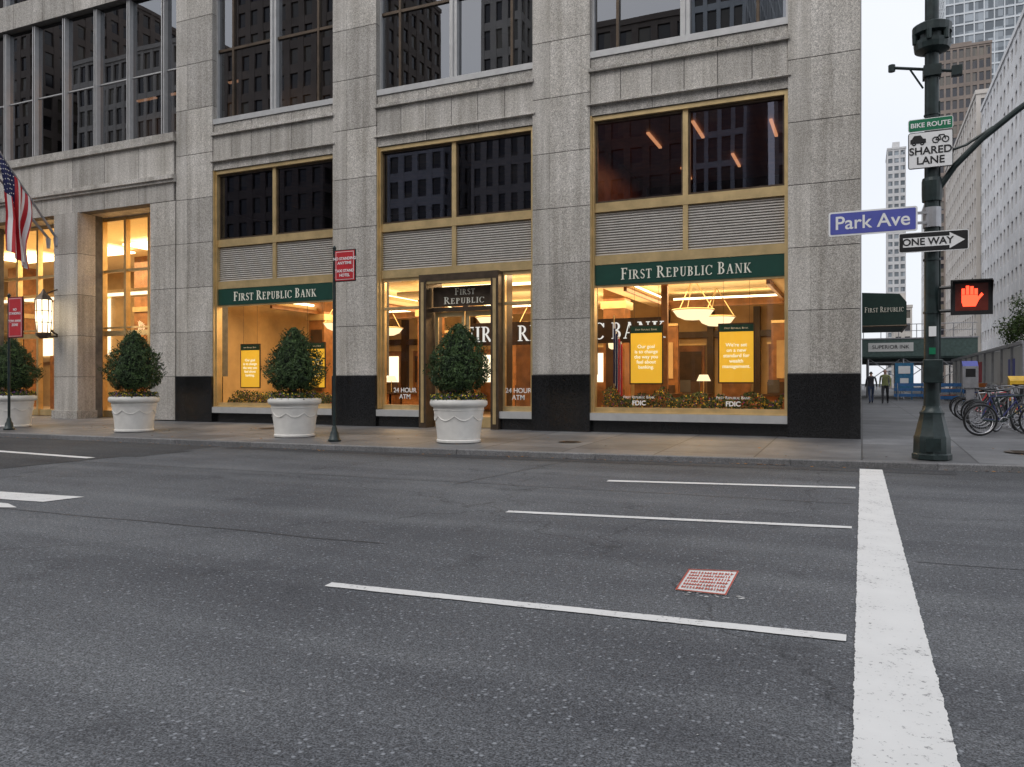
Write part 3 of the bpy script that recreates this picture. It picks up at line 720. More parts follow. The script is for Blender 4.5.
# ------------------------------------------------------------ potted topiary
def topiary(x,y,sc,seed):
    random.seed(seed)
    E=group('potted_evergreen',(x,y,.115))
    p=MB()
    p.lathe([(.40,0),(.425,.015),(.43,.05),(.415,.065),(.425,.2),(.455,.42),(.482,.60),(.492,.68),(.53,.695),(.555,.73),(.56,.78),(.54,.82),(.50,.83),(.46,.80)],n=56,cap=False)
    p.torus((0,0,.63),.488,.009,(0,0,1),56,6)
    for i in range(8):
        t0=2*math.pi*i/8+.3
        for k in range(8):
            u0=k/8;u1=(k+1)/8
            def q(u):
                t=t0+u*2*math.pi/8; zz=.52-.09*math.sin(u*math.pi); r=.425+(zz-.2)*.16
                return Vector((r*math.cos(t),r*math.sin(t),zz))
            p.tube(q(u0),q(u1),.006+.003*math.sin(u0*3.14),n=6)
    p.obj('pot',M['pot'],E,smooth=True)
    s=MB(); s.lathe([(.49,.76),(.2,.79),(.01,.80)],n=24); s.tube((0,0,.7),(.02,0,1.4),.045,.03)
    for i in range(7):
        t=i*.9; s.tube((0,0,1.1+.08*i),(.32*math.cos(t),.32*math.sin(t),1.35+.1*i),.018,.006,5)
    s.obj('soil_and_stem',[M['bark']],E)
    H=1.27*sc; z0=1.0; off=Vector((seed*3.1,0,0))
    def prof(h):
        if h<.28: return .56*sc*(.62+.38*math.sin(h/.28*math.pi/2))
        q=(h-.28)/.72; return .56*sc*max(0,1-q**1.7)**.75*(1-.14*q)
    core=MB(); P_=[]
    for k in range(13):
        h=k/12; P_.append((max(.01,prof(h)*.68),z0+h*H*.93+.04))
    core.lathe(P_,n=16); core.obj('opaque_core',M['leafcore'],E)  # solid dark blob added inside the crown to make it opaque
    lf=MB()
    def fn():
        while True:
            h=random.random(); 
            if random.random()<.25+prof(h)/(.57*sc)*.75: break
        t=random.random()*2*math.pi
        nz=noise.noise(Vector((math.cos(t)*2.3,math.sin(t)*2.3,h*4.5))+off)
        nz2=noise.noise(Vector((math.cos(t)*7,math.sin(t)*7,h*14))+off)
        r=prof(h)*(1+.26*nz+.30*nz2)*(1-.3*random.random()**2.2)+.015
        d=Vector((math.cos(t),math.sin(t),.35))
        return Vector((r*math.cos(t),r*math.sin(t),z0+h*H+.07*nz+.04*nz2)),d
    leafcloud(lf,fn,9500,.015,.038)
    for i in range(190):
        c,d=fn(); d=(d+Vector((random.uniform(-.4,.4),random.uniform(-.4,.4),.7))).normalized()
        for k in range(7):
            leafcloud(lf,lambda:(c+d*(.02*k),d),2,.012,.024)
    lf.obj('foliage',M['leaf'],E)
    fw=MB()
    def fr_():
        t=random.random()*6.283; r=.52*math.sqrt(random.random())*1.06
        return Vector((r*math.cos(t),r*math.sin(t),.80+.20*random.random()*(1.15-r))),Vector((math.cos(t)*.5,math.sin(t)*.5,1))
    leafcloud(fw,fr_,1500,.015,.04,0); leafcloud(fw,fr_,280,.018,.034,1); leafcloud(fw,fr_,150,.016,.03,2)
    fw.obj('flowers',[M['leaf'],M['fy'],M['fp']],E)
topiary(-7.13,13.5,1.0,3); topiary(-11.09,13.5,1.03,5); topiary(-15.75,13.4,1.06,8); topiary(-20.3,13.5,1.0,11)
random.seed(21)

# ------------------------------------------------------------ parking sign posts
def signpost(x,y,h,wd=.46,ht=.57):
    E=group('parking_sign_post',(x,y,.11))
    g=MB(); g.lathe([(.13,0),(.13,.03),(.10,.06),(.085,.16),(.06,.2),(.05,.26),(.035,.3)],n=16); g.tube((0,0,.25),(0,0,h),.032,.032,10); g.lathe([(.036,0),(.04,.03),(.01,.07)],(0,0,h),10)
    g.obj('post',M['polegreen'],E,smooth=True)
    g=MB(); g.box(.05,.05+wd,-.045,-.035,h-.07-ht,h-.05,0); g.box(.07,.03+wd,-.049,-.044,h-.05-ht,h-.07,1); g.box(.08,.02+wd,-.052,-.048,h-.04-ht,h-.08,0); 
    g.box(.03,.07+wd,-.034,-.02,h-.09-ht,h-.03,2)
    g.tube((0,-.02,h-.12),(.3,-.02,h-.12),.01,n=6); g.tube((0,-.02,h-ht),(.3,-.02,h-ht),.01,n=6)
    g.obj('sign_plate',[M['red'],M['white'],M['polegreen']],E)
    text('NO STANDING\nANYTIME' if ht<.7 else 'NO\nSTANDING\n\nTOW AWAY\nZONE',wd*.17,(.05+wd/2,-.055,h-.06-ht*(.34 if ht<.7 else .5)),M['white'],E,ext=.001,lsp=1.1,off=.002)
    if ht<.7: text('TAXI STAND\nHOTEL',wd*.17,(.05+wd/2,-.055,h-.06-ht*.76),M['white'],E,ext=.001,lsp=1.1,off=.002); 
signpost(-9.55,12.82,3.80); signpost(-19.3,12.75,3.3,.5,.95)

# ------------------------------------------------------------ traffic pole
PX,PY,PZ=.97,13.5,.11
E=group('traffic_signal_pole',(PX,PY,PZ))
g=MB()
g.lathe([(.275,0),(.275,.07),(.255,.09),(.25,.33),(.235,.36),(.19,.56),(.165,.66),(.17,.70),(.135,.74),(.125,.80)],n=8)
g.lathe([(.115,.8),(.11,1.2),(.095,7.4)],n=20)
for zz in(1.25,2.2,3.0): g.lathe([(.122,0),(.122,.03)],(0,0,zz),20)
g.box(-.1,.1,-.262,-.24,.12,.32)
g.obj('pole',M['polegreen'],E,smooth=True)
g=MB()
u=.19
g.lathe([(.13,5.95+u),(.24,6.0+u),(.25,6.08+u),(.25,6.13+u),(.2,6.15+u),(.2,6.22+u),(.27,6.24+u),(.27,6.36+u),(.2,6.40+u),(.12,6.42+u)],n=20)
for i in range(6):
    t=i*1.047+.3; g.tube((.12*math.cos(t),.12*math.sin(t),6.2+u),(.27*math.cos(t),.27*math.sin(t),6.2+u),.02,n=6); g.lathe([(.04,-.09),(.045,.06),(.0,.08)],(.24*math.cos(t),.24*math.sin(t),6.19+u),8)
u=.28
g.tube((-.55,-.05,5.72+u),(.28,.0,5.56+u),.024,n=8); g.tube((-.55,-.05,5.66+u),(-.55,-.05,5.76+u),.05,n=8); g.box(-.12,.12,-.13,.13,5.5+u,5.66+u); g.box(.26,.40,-.06,.06,5.48+u,5.62+u); g.tube((-.12,-.02,5.35+u),(-.3,-.04,5.66+u),.014,n=6)
g.tube((.0,0,7.3),(.0,0,9.0),.085,.07,12)
for zz in(1.75,4.1,4.75,5.2): g.lathe([(.112,0),(.112,.02)],(0,0,zz),16)
g.tube((.11,-.03,1.0),(.10,-.03,5.4),.012,n=6)
g.obj('equipment_cluster',M['polegreen'],E)
g=MB(); g.box(-.05,.05,-.125,-.118,1.85,2.0,0); g.box(-.045,.04,-.124,-.117,1.58,1.68,1); g.obj('stickers',[M['white'],M['bgreen']],E)
g=MB()
A=[(.08,0,4.07),(.3,-.02,4.40),(.65,-.03,4.76),(1.1,-.05,5.12),(1.6,-.08,5.46),(2.4,-.1,5.85),(3.6,-.15,6.2),(5.4,-.2,6.45)]
g.path(A,.045,10); g.path([(.08,0,4.6),(.45,-.02,4.7),(.8,-.03,4.92)],.02,8)
g.lathe([(.135,3.9),(.14,4.0),(.14,4.2),(.13,4.25)],n=16)
g.box(5.3,5.6,-.35,-.05,5.5,6.4)
for i in range(3): g.tube((5.45,-.35,5.65+i*.3),(5.45,-.52,5.65+i*.3),.1,n=12)
g.obj('mast_arm',M['polegreen'],E)
def plate(name,x0,x1,z0,z1,y,col,border,E,bw=.025):
    g=MB()
    def rr(x0,x1,z0,z1,r,y):
        P=[]
        for cx,cz,t0 in((x1-r,z1-r,0),(x0+r,z1-r,90),(x0+r,z0+r,180),(x1-r,z0+r,270)):
            for k in range(5): t=R(t0+k*22.5); P.append((cx+r*math.cos(t),y,cz+r*math.sin(t)))
        return P
    f=rr(x0,x1,z0,z1,.035,y); bq=rr(x0,x1,z0,z1,.035,y+.012); n=len(f)
    g.add(f+bq,[tuple(range(n)),tuple(range(n,2*n))[::-1]]+[(i,n+i,n+(i+1)%n,(i+1)%n) for i in range(n)],0)
    i1=rr(x0+bw,x1-bw,z0+bw,z1-bw,.02,y-.003)
    g.poly(i1,1)
    return g.obj(name,[border,col],E)
G=group('street_name_sign',(PX,PY-.02,PZ))
plate('plate',-1.45,-.20,3.45,3.83,-.12,M['blue'],M['white'],G)
text('Park Ave',.29,(-.83,-.126,3.64),M['white'],G,ext=.001,off=.0035)
g=MB(); g.box(-.22,-.05,-.105,-.08,3.55,3.59); g.box(-.22,-.05,-.105,-.08,3.7,3.74); g.lathe([(.125,3.5),(.125,3.8)],n=16); g.obj('bracket',M['steel'],G)
G=group('one_way_sign',(PX,PY,PZ))
plate('plate',-.46,.47,3.12,3.42,-.17,M['blk'],M['white'],G,.012)
g=MB(); y=-.176
g.poly([(-.40,y,3.20),(.22,y,3.20),(.22,y,3.15),(.42,y,3.27),(.22,y,3.39),(.22,y,3.34),(-.40,y,3.34)]); g.obj('arrow',M['white'],G)
text('ONE WAY',.145,(-.07,-.18,3.27),M['blk'],G,ext=.001,off=.003)
G=group('bike_route_sign',(PX,PY,PZ))
plate('plate',-.33,.27,4.38,4.93,-.15,M['white'],M['blk'],G,.012)
plate('plate_top',-.33,.27,4.94,5.13,-.15,M['bgreen'],M['white'],G,.01)
text('BIKE ROUTE',.098,(-.03,-.156,5.03),M['white'],G,ext=.001,off=.002)
text('SHARED\nLANE',.155,(-.03,-.157,4.565),M['blk'],G,ext=.001,off=.003,lsp=.95)
g=MB(); y=-.157; zz=4.79; xo=-.03
g.torus((.07+xo,y,zz),.042,.008,(0,1,0),16,4); g.torus((.20+xo,y,zz),.042,.008,(0,1,0),16,4)
g.path([(.07+xo,y,zz),(.12+xo,y,zz+.07),(.18+xo,y,zz+.07),(.20+xo,y,zz)],.007,5); g.path([(.12+xo,y,zz+.07),(.14+xo,y,zz),(.07+xo,y,zz)],.007,5)
g.poly([(-.27+xo,y,zz-.03),(-.06+xo,y,zz-.03),(-.06+xo,y,zz+.03),(-.10+xo,y,zz+.04),(-.13+xo,y,zz+.09),(-.22+xo,y,zz+.09),(-.25+xo,y,zz+.04),(-.27+xo,y,zz+.03)])
g.torus((-.22+xo,y,zz-.03),.022,.008,(0,1,0),12,4); g.torus((-.11+xo,y,zz-.03),.022,.008,(0,1,0),12,4)
g.obj('symbols',M['blk'],G)
G=group('pedestrian_signal',(PX,PY,PZ-.10))
g=MB(); g.box(.26,.74,-.2,.02,2.28,2.74,0); g.box(.23,.77,-.215,-.2,2.25,2.77,0)
g.add([(.24,-.2,2.75),(.76,-.2,2.75),(.76,-.38,2.73),(.24,-.38,2.73)],[(0,1,2,3)],0)
g.add([(.24,-.2,2.75),(.24,-.38,2.73),(.24,-.2,2.35)],[(0,1,2)]); g.add([(.76,-.2,2.75),(.76,-.38,2.73),(.76,-.2,2.35)],[(0,1,2)])
g.box(.29,.71,-.218,-.214,2.31,2.71,1)
g.tube((.0,0,2.33),(.3,-.08,2.33),.025); g.tube((0,0,2.68),(.3,-.08,2.68),.025)
g.obj('housing',[M['blk'],simple('signal_lens_dark_red',(.14,.02,.012),.3)],G)
g=MB(); y=-.224; cx=.48
g.poly([(cx-.09,y,2.37),(cx+.07,y,2.37),(cx+.11,y,2.46),(cx+.095,y,2.54),(cx-.11,y,2.54),(cx-.11,y,2.44)])
for i,(dx,h) in enumerate(((-.088,.09),(-.033,.13),(.022,.12),(.075,.085))): g.box(cx+dx-.021,cx+dx+.021,y-.002,y+.002,2.545,2.545+h)
g.poly([(cx+.10,y,2.45),(cx+.17,y,2.54),(cx+.145,y,2.57),(cx+.095,y,2.50)])
g.obj('lit_hand',emis('signal_red_orange',(1,.07,.03),3.0),G)
G=group('signal_control_box',(PX,PY,PZ)); g=MB(); g.box(-.13,.13,-.24,-.1,1.15,1.5,0); g.obj('box',M['polegreen'],G,bevel=.01)

# ------------------------------------------------------------ bicycles
def bicycle(x,y,rz,lean,col):
    E=group('parked_bicycle',(x,y,.18),rz); E.rotation_euler=(lean,0,rz)
    g=MB(); r=.33
    for wx in(-.52,.52):
        g.torus((wx,0,r),r-.02,.022,(0,1,0),28,6,0); g.torus((wx,0,r),r-.045,.009,(0,1,0),28,4,2); g.tube((wx,-.04,r),(wx,.04,r),.025,n=8,mi=2)
        for i in range(14):
            t=i*2*math.pi/14; g.tube((wx,0,r),(wx+.29*math.cos(t),0,r+.29*math.sin(t)),.0025,n=3,mi=2)
    bb=(-.08,0,.30);st=(-.24,0,.80);hd=(.36,0,.84);hb=(.39,0,.70)
    for a,b in((bb,st),(bb,hb),(st,hd),((-.52,0,.33),bb),((-.52,0,.33),(-.23,0,.76)),(hd,(.52,0,.33))): g.tube(a,b,.018,n=8,mi=1)
    g.tube(st,(-.27,0,.92),.014,mi=2); g.tube(hd,(.34,0,.98),.014,mi=2)
    g.add([(-.42,-.07,.93),(-.42,.07,.93),(-.12,.02,.95),(-.12,-.02,.95),(-.40,-.06,.90),(-.40,.06,.90),(-.14,.015,.92),(-.14,-.015,.92)],[(0,3,2,1),(4,5,6,7),(0,1,5,4),(2,3,7,6),(0,4,7,3),(1,2,6,5)],0)
    g.path([(.28,-.28,.99),(.36,-.2,1.0),(.34,0,.98),(.36,.2,1.0),(.28,.28,.99)],.013,6,2)
    g.torus((-.08,-.03,.30),.09,.008,(0,1,0),16,4,2); g.tube((-.08,-.05,.3),(.02,-.07,.18),.01,mi=2); g.tube((-.08,.05,.3),(-.18,.07,.42),.01,mi=2)
    g.obj('bicycle_frame',[M['blk'],col,M['steel']],E)
bc=[M['blk'],M['polegreen'],M['red'],M['steel'],M['blk'],M['navy']]
for i in range(8):
    bicycle(3.15+.04*i+random.uniform(-.08,.08),22.6+i*.95,R(12+random.uniform(-14,14)),R(random.uniform(-9,9)),bc[i%6])
bicycle(2.95,20.6,R(60),R(8),M['blk']); bicycle(2.75,19.4,R(35),R(-10),M['navy']); bicycle(3.05,21.6,R(20),R(-6),M['blk']); bicycle(2.7,18.7,R(15),R(6),M['polegreen'])
g=MB(); E=group('bicycle_rack',(3.2,19.5,.18))
for i in range(5):
    y0=i*2.0
    P_=[(0,y0,0),(0,y0,.7)]+[(0,y0+.3-.3*math.cos(t*math.pi/6),.7+.25*math.sin(t*math.pi/6)) for t in range(7)]+[(0,y0+.6,0)]
    g.path(P_,.025,8)
g.obj('hoops',M['steel'],E)
E=group('parking_meter',(2.75,25.2,.18)); g=MB(); g.box(-.1,.1,-.08,.08,0,1.0,0); g.box(-.19,.19,-.13,.13,.95,1.55,0); g.add([(-.19,-.13,1.55),(.19,-.13,1.55),(.19,.13,1.7),(-.19,.13,1.7),(-.19,.13,1.55),(.19,.13,1.55)],[(0,1,2,3),(3,2,5,4),(0,3,4),(1,5,2)],1)
g.box(-.12,.12,-.135,-.13,1.25,1.48,2); g.obj('machine',[M['steel'],M['blue'],M['blk']],E)
# notice boards / newspaper box near the right edge
E=group('newspaper_box',(3.95,25.6,.18)); g=MB(); g.box(-.22,.22,-.2,.2,.25,1.15,0); g.box(-.17,.17,-.21,-.2,.6,1.05,1); g.box(-.2,.2,-.18,.18,0,.06,1); g.box(-.05,.05,-.05,.05,.05,.26,1); g.add([(-.22,-.2,1.15),(.22,-.2,1.15),(.22,.2,1.28),(-.22,.2,1.28),(-.22,.2,1.15),(.22,.2,1.15)],[(0,1,2,3),(3,2,5,4),(0,3,4),(1,5,2)],0); g.obj('cabinet',[simple('newsbox_yellow',(.7,.42,.03),.5),M['blk']],E)

# ------------------------------------------------------------ hoarding, shed, notice
E=group('construction_hoarding'); g=MB()
for i in range(10):
    y0=33+i*2.44; g.box(5.3,5.36,y0,y0+2.42,.1,2.62+.02*(i%2),0); g.box(5.22,5.30,y0-.04,y0+.04,.1,2.7,1)
g.box(5.2,5.4,33,57.4,2.66,2.78,1); g.box(5.24,5.3,33,57.4,1.2,1.28,0)
g.box(5.28,5.3,35,36.4,1.3,2.2,2); g.box(5.28,5.3,44,46,1.3,2.3,3)
g.obj('panels',[M['fence'],M['steel'],M['blue'],M['red']],E)
def barricade(x,y,rz,col):
    E=group('street_barricade',(x,y,.18),rz); g=MB()
    for s in(-.9,.9):
        g.tube((s,-.3,0),(s,0,1.1),.02,n=6,mi=1); g.tube((s,.3,0),(s,0,1.1),.02,n=6,mi=1)
    for zz in(.35,.7,1.0): g.box(-1.1,1.1,-.02,.02,zz-.09,zz+.09,0)
    g.obj('boards',[col,M['steel']],E)
M['bluep']=simple('blue_board',(.04,.14,.34),.6); M['orangep']=simple('orange_board',(.6,.18,.03),.6)
barricade(4.5,38,R(70),M['orangep']); barricade(4.4,42,R(80),M['bluep']); barricade(3.9,46,R(20),M['bluep']); barricade(4.3,50,R(60),M['orangep']); barricade(2.9,54,R(5),M['bluep'])
E=group('sidewalk_shed'); g=MB()
g.box(-.0,7,60,60.1,3.1,4.3,0); g.box(.0,7,60.1,80,3.0,3.12,0); g.box(-.02,7.05,59.95,60.15,4.3,4.38,1)
for x in(.4,2.6,4.7,6.8):
    for y0 in(60.3,64,68,72,76): g.tube((x,y0,.18),(x,y0,3.05),.06,n=8,mi=1)
    g.tube((x,60.3,1.6),(x,64,3.0),.03,n=6,mi=1)
for x in(.4,2.6,4.7):
    g.tube((x,60.25,1.4),(x+2.1,60.25,3.0),.03,n=6,mi=1); g.tube((x,60.25,3.0),(x+2.1,60.25,1.4),.03,n=6,mi=1)
for y0 in(60.3,64,68): g.tube((.4,y0,2.7),(6.8,y0,2.7),.05,n=6,mi=1)
for k in range(7): g.tube((k*1.1+.1,60.05,4.38),(k*1.1+.1,60.05,5.3),.025,n=6,mi=1)
g.tube((.0,60.05,5.3),(7,60.05,5.3),.025,n=6,mi=1); g.tube((.0,60.05,4.85),(7,60.05,4.85),.02,n=6,mi=1)
g.box(.4,3.2,59.97,59.99,3.45,4.05,2)
g.obj('shed',[simple('shed_plywood',(.07,.11,.10),.7),M['steel'],M['fence']],E)
text('SUPERIOR INK',.36,(1.8,59.95,3.75),M['blk'],E,ext=.002)
E=group('construction_notice_board'); g=MB(); g.box(2.0,3.1,57.9,57.95,.9,2.6,0); g.box(2.2,2.9,57.88,57.9,1.9,2.4,1); g.box(2.3,2.8,57.88,57.9,1.2,1.6,1); g.tube((2.1,57.97,.18),(2.1,57.97,2.6),.03); g.tube((3.0,57.97,.18),(3.0,57.97,2.6),.03)
g.obj('board',[simple('blue_plywood',(.03,.16,.3),.6),M['white']],E)
def gridb(name,x0,x1,y0,y1,h,bw,fh,wall,gl,pf=.35,sf=.42,base=0,prj=.3):
    E=group(name)
    c=MB(); c.box(x0+prj,x1-prj,y0+prj,y1-prj,0,h-.2); c.obj('glazing',gl,E)
    w=MB()
    nx=max(1,round((x1-x0)/bw)); ny=max(1,round((y1-y0)/bw)); nz=max(1,round((h-base)/fh))
    pw=bw*pf/2
    for i in range(nx+1):
        x=x0+(x1-x0)*i/nx; a=max(x0,x-pw);b=min(x1,x+pw)
        w.box(a,b,y0,y0+prj+.05,0,h); w.box(a,b,y1-prj-.05,y1,0,h)
    for i in range(ny+1):
        y=y0+(y1-y0)*i/ny; a=max(y0+.001,y-pw);b=min(y1-.001,y+pw)
        w.box(x0-.001,x0+prj+.05,a,b,0,h); w.box(x1-prj-.05,x1+.001,a,b,0,h)
    for k in range(nz+1):
        z=base+(h-base)*k/nz; a=max(0,z-fh*sf/2); b=min(h-.001,z+fh*sf/2)
        w.box(x0+.05,x1-.05,y0+.05,y1-.05,a,b)
    w.box(x0-.15,x1+.15,y0-.15,y1+.15,h,h+.7)
    w.box(x0+(x1-x0)*.3,x0+(x1-x0)*.7,y0+(y1-y0)*.3,y0+(y1-y0)*.7,h+.7,h+4.5)
    w.obj('walls',wall,E)
gridb('brick_apartment_building',18,34,62,150,46,3.0,3.2,M['bldw'],M['tg1'],.45,.5,4)
gridb('stone_apartment_building',17.6,36,153,206,50,3.4,3.3,M['bldb'],M['tg1'],.4,.45,4)
gridb('apartment_tower',9.3,16,350,370,95,2.2,3.0,M['bldw'],M['tg2'],.3,.42,4)
gridb('brown_office_tower',20.5,34,262,290,99,1.8,3.6,M['bldd'],M['tg3'],.3,.3,4)
gridb('glass_office_tower',27,70,320,350,190,3.0,3.8,M['bldg'],M['tg2'],.12,.16,6)
gridb('glass_office_tower',19.5,26,300,318,62,3.0,3.8,M['bldw'],M['tg2'],.3,.4,6)
gridb('low_commercial_building',8,12.5,240,258,22,3,3.6,M['bldb'],M['tg3'],.3,.4,4)
gridb('low_commercial_building',-8,-.6,64,140,24,3,3.8,M['bldb'],M['tg3'],.4,.4,4)
# across the street (behind the camera)
gridb('office_tower',-18,-12,-80,-58,80,1.5,3.6,M['bldg'],M['tg3'],.3,.2,5)
gridb('office_block',-33,-18.6,-90,-60,45,2.4,3.7,M['bldd'],M['tg3'],.35,.35,5)
gridb('office_block',-9,14,-90,-58,44,2.4,3.7,M['bldb'],M['tg3'],.35,.35,5)
gridb('office_tower',-47,-38,-95,-60,100,1.9,3.6,M['bldb'],M['tg3'],.45,.3,5)
gridb('office_block',-66,-52.5,-90,-60,41,2.2,3.7,M['bldw'],M['tg3'],.4,.35,5)
gridb('office_tower',-92,-72,-95,-60,70,2.6,3.7,M['bldd'],M['tg3'],.4,.35,5)
gridb('office_tower',-125,-99,-100,-60,56,2.0,3.7,M['bldb'],M['tg3'],.3,.25,5)
gridb('office_block',-190,-131,-100,-60,75,2.6,3.7,M['bldd'],M['tg3'],.4,.35,5)
gridb('office_block',24,60,-90,-55,45,2.6,3.7,M['bldb'],M['tg3'],.4,.35,5)

E=group('street_tree',(6.3,36,.0)); g=MB()
g.tube((0,0,0),(.05,0,2.2),.11,.08); 
random.seed(4)
tips=[]
for i in range(9):
    t=i*.75; p=Vector((1.0*math.cos(t),1.0*math.sin(t),3.0+.25*(i%4))); g.tube((.05,0,1.9+.08*i),p,.04,.015,6); tips.append(p)
    for k in range(3):
        q=p+Vector((random.uniform(-.5,.5),random.uniform(-.5,.5),random.uniform(0,.7))); g.tube(p,q,.014,.005,5); tips.append(q)
g.obj('trunk',M['bark'],E)
g=MB()
def fn():
    p=random.choice(tips); d=Vector((random.gauss(0,1),random.gauss(0,1),random.gauss(0,1))).normalized(); return p+d*.42*random.random()**.5,d
leafcloud(g,fn,6500,.035,.075); g.obj('crown',M['leaf2'],E)

# ------------------------------------------------------------ people
def person(x,y,rz,jc,pc,hc,stride=.22,sc=1.0,bag=False):
    E=group('pedestrian',(x,y,.18),rz); E.scale=(sc,sc,sc)
    V=[];Ed=[];Rd=[]
    def a(p,r,parent=None):
        V.append(p);Rd.append(r)
        if parent is not None: Ed.append((parent,len(V)-1))
        return len(V)-1
    pel=a((0,0,.95),(.15,.11)); w=a((0,.01,1.10),(.14,.10),pel); ch=a((0,0,1.30),(.175,.115),w); up=a((0,-.01,1.43),(.13,.09),ch); nk=a((0,0,1.52),(.055,.055),up)
    h0=a((0,.02,1.60),(.07,.085),nk); h1=a((0,.02,1.68),(.077,.095),h0); h2=a((0,.01,1.75),(.05,.06),h1)
    for s in(-1,1):
        hp=a((.10*s,0,.90),(.095,.10),pel); kn=a((.10*s,stride*.55*s+.04,.50),(.062,.065),hp); an=a((.10*s,stride*s*1.1-.03,.10),(.042,.045),kn); to=a((.11*s,stride*s*1.1+.12,.045),(.045,.035),an)
        sh=a((.20*s,-.01,1.42),(.06,.06),up); el=a((.25*s,-.05-stride*.3*s,1.14),(.045,.045),sh); wr=a((.26*s,.06-stride*.9*s,.91),(.03,.028),el); pa=a((.26*s,.08-stride*1.05*s,.83),(.036,.018),wr)
    me=bpy.data.meshes.new('body'); me.from_pydata(V,Ed,[]); o=bpy.data.objects.new('body',me); S.collection.objects.link(o)
    bpy.context.view_layer.objects.active=o
    md=o.modifiers.new('s','SKIN'); 
    if not me.skin_vertices: 
        bpy.context.view_layer.update()
    for i,r in enumerate(Rd): me.skin_vertices[0].data[i].radius=r
    me.skin_vertices[0].data[0].use_root=True
    sb=o.modifiers.new('ss','SUBSURF'); sb.levels=2; sb.render_levels=2
    bpy.context.view_layer.update()
    m2=bpy.data.meshes.new_from_object(o.evaluated_get(bpy.context.evaluated_depsgraph_get())); bpy.data.objects.remove(o)
    m2.materials.clear()
    for mm in(jc,pc,M['skin'],M['blk'],hc): m2.materials.append(mm)
    for p in m2.polygons:
        c=p.center; p.use_smooth=True
        i=0
        if c.z<.93 and abs(c.x)<.2: i=1
        if c.z<.93 and abs(c.x)>=.2: i=2 if c.z<.90 else 0
        if c.z<.10: i=3
        if c.z>1.50: i=2
        if c.z>1.62 and (c.y<.03 or c.z>1.74): i=4
        p.material_index=i
    o=bpy.data.objects.new('body',m2); S.collection.objects.link(o); o.parent=E
    g=MB()
    for s in(-1,1):
        b=Vector((.26*s,.085-stride*1.05*s,.82))
        for k,l in enumerate((.07,.08,.075,.06)):
            q=b+Vector((0,-.03+.02*k,0)); g.tube(q,q+Vector((-.005*s,.005,-l*.55)),.009,.008,6); g.tube(q+Vector((-.005*s,.005,-l*.55)),q+Vector((-.02*s,.012,-l)),.008,.006,6)
        g.tube(b+Vector((0,.03,.03)),b+Vector((-.015*s,.06,-.02)),.010,.008,6)
    g.lathe([(.012,-.01),(.016,.0),(.008,.03)],(0,.115,1.645),8); 
    for s in(-1,1): g.lathe([(.012,-.03),(.018,0),(.01,.03)],(.082*s,.01,1.65),8)
    g.obj('hands_and_features',M['skin'],E)
    if bag:
        g=MB(); g.box(-.14,.14,-.27,-.12,1.08,1.45); g.obj('backpack',M['blk'],E,bevel=.04)
M['skin']=simple('skin',(.45,.27,.2),.6,0,.08)
M['hair']=simple('dark_hair',(.02,.014,.01),.7)
person(.45,46.5,R(10),simple('dark_jacket',(.03,.03,.04),.8),simple('blue_jeans',(.04,.06,.12),.8),M['hair'],.2,.98)
person(1.12,46.0,R(175),simple('olive_jacket',(.22,.24,.10),.8),simple('dark_trousers',(.03,.03,.035),.8),M['hair'],.25,1.03,True)
person(1.45,58.5,R(160),simple('grey_jacket',(.2,.2,.22),.8),simple('dark_trousers_b',(.03,.03,.035),.8),M['hair'],.2,1.0)

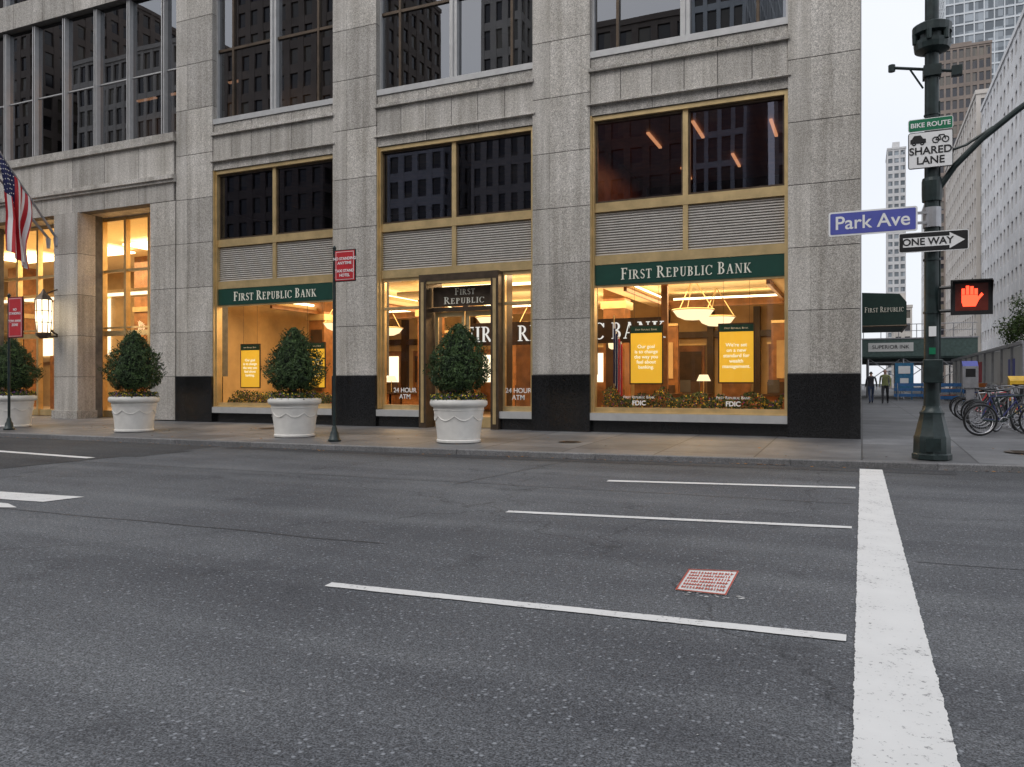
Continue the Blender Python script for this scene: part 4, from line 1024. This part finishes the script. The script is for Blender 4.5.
# ------------------------------------------------------------ lights
def area(loc,rot,sx,sy,en,col,name):
    l=bpy.data.lights.new(name,'AREA'); l.shape='RECTANGLE'; l.size=sx;l.size_y=sy;l.energy=en;l.color=col
    o=bpy.data.objects.new(name,l); o.location=loc;o.rotation_euler=rot; S.collection.objects.link(o); return o
W=(1,.70,.36)
area((-8.9,20.8,3.58),(0,0,0),14,4.2,820,W,'ceiling_light').parent=B
area((-8.9,20.6,3.25),(R(180),0,0),14,3.6,260,(1,.72,.38),'cove_light').parent=B
area((-8.9,17.6,3.9),(R(-20),0,0),15,.4,190,(1,.76,.46),'window_fill_light').parent=B  # fill lamp added to brighten the posters and planting behind the glass
area((-26,21.5,6.25),(0,0,0),15,4.5,1250,(1,.74,.40),'lobby_light').parent=B
area((-3.6,20.5,7.1),(0,0,0),3.5,4,60,(1,.48,.26),'office_light').parent=B
area((-22,20.5,12.0),(0,0,0),8,3,260,(1,.52,.22),'office_light').parent=B
l=bpy.data.lights.new('lantern_light','POINT'); l.energy=30; l.color=(1,.75,.45); l.shadow_soft_size=.2; o=bpy.data.objects.new('lantern_light',l); o.location=(-22.7,15.7,3.2); S.collection.objects.link(o); o.parent=L

el,az=R(50),R(200)
sd=Vector((math.sin(az)*math.cos(el),math.cos(az)*math.cos(el),math.sin(el)))
l=bpy.data.lights.new('sun','SUN'); l.energy=1.5; l.angle=R(40); l.color=(1,.97,.93); o=bpy.data.objects.new('sun',l); S.collection.objects.link(o)
o.rotation_euler=sd.to_track_quat('Z','Y').to_euler()
w=bpy.data.worlds.new('World'); S.world=w; w.use_nodes=True; nt=w.node_tree
sk=nt.nodes.new('ShaderNodeTexSky'); sk.sky_type='NISHITA'; sk.sun_disc=False; sk.sun_elevation=el; sk.sun_rotation=az; sk.dust_density=4; sk.air_density=1.0; sk.ozone_density=1.0
bg=nt.nodes['Background']; bg.inputs[1].default_value=.125
# overcast: nishita sky veiled by an even cloud layer
nz=nt.nodes.new('ShaderNodeTexNoise'); nz.inputs['Scale'].default_value=1.6; nz.inputs['Detail'].default_value=5
tc=nt.nodes.new('ShaderNodeTexCoord'); nt.links.new(tc.outputs['Generated'],nz.inputs['Vector'])
cl=ramp(nt,nz.outputs['Fac'],.3,.7,(7.4,7.7,8.4),(8.8,9.0,9.4))
mx=mixc(nt,.82,sk.outputs[0],cl)
nt.links.new(mx,bg.inputs[0])

c=bpy.data.cameras.new('camera'); c.sensor_width=36; c.lens=27.67; c.clip_end=4000; c.clip_start=.05
o=bpy.data.objects.new('camera',c); o.location=(0,0,1.25); o.rotation_euler=(R(90),0,R(23.97)); S.collection.objects.link(o); S.camera=o
S.view_settings.view_transform='Standard'; S.view_settings.look='None'; S.view_settings.exposure=0
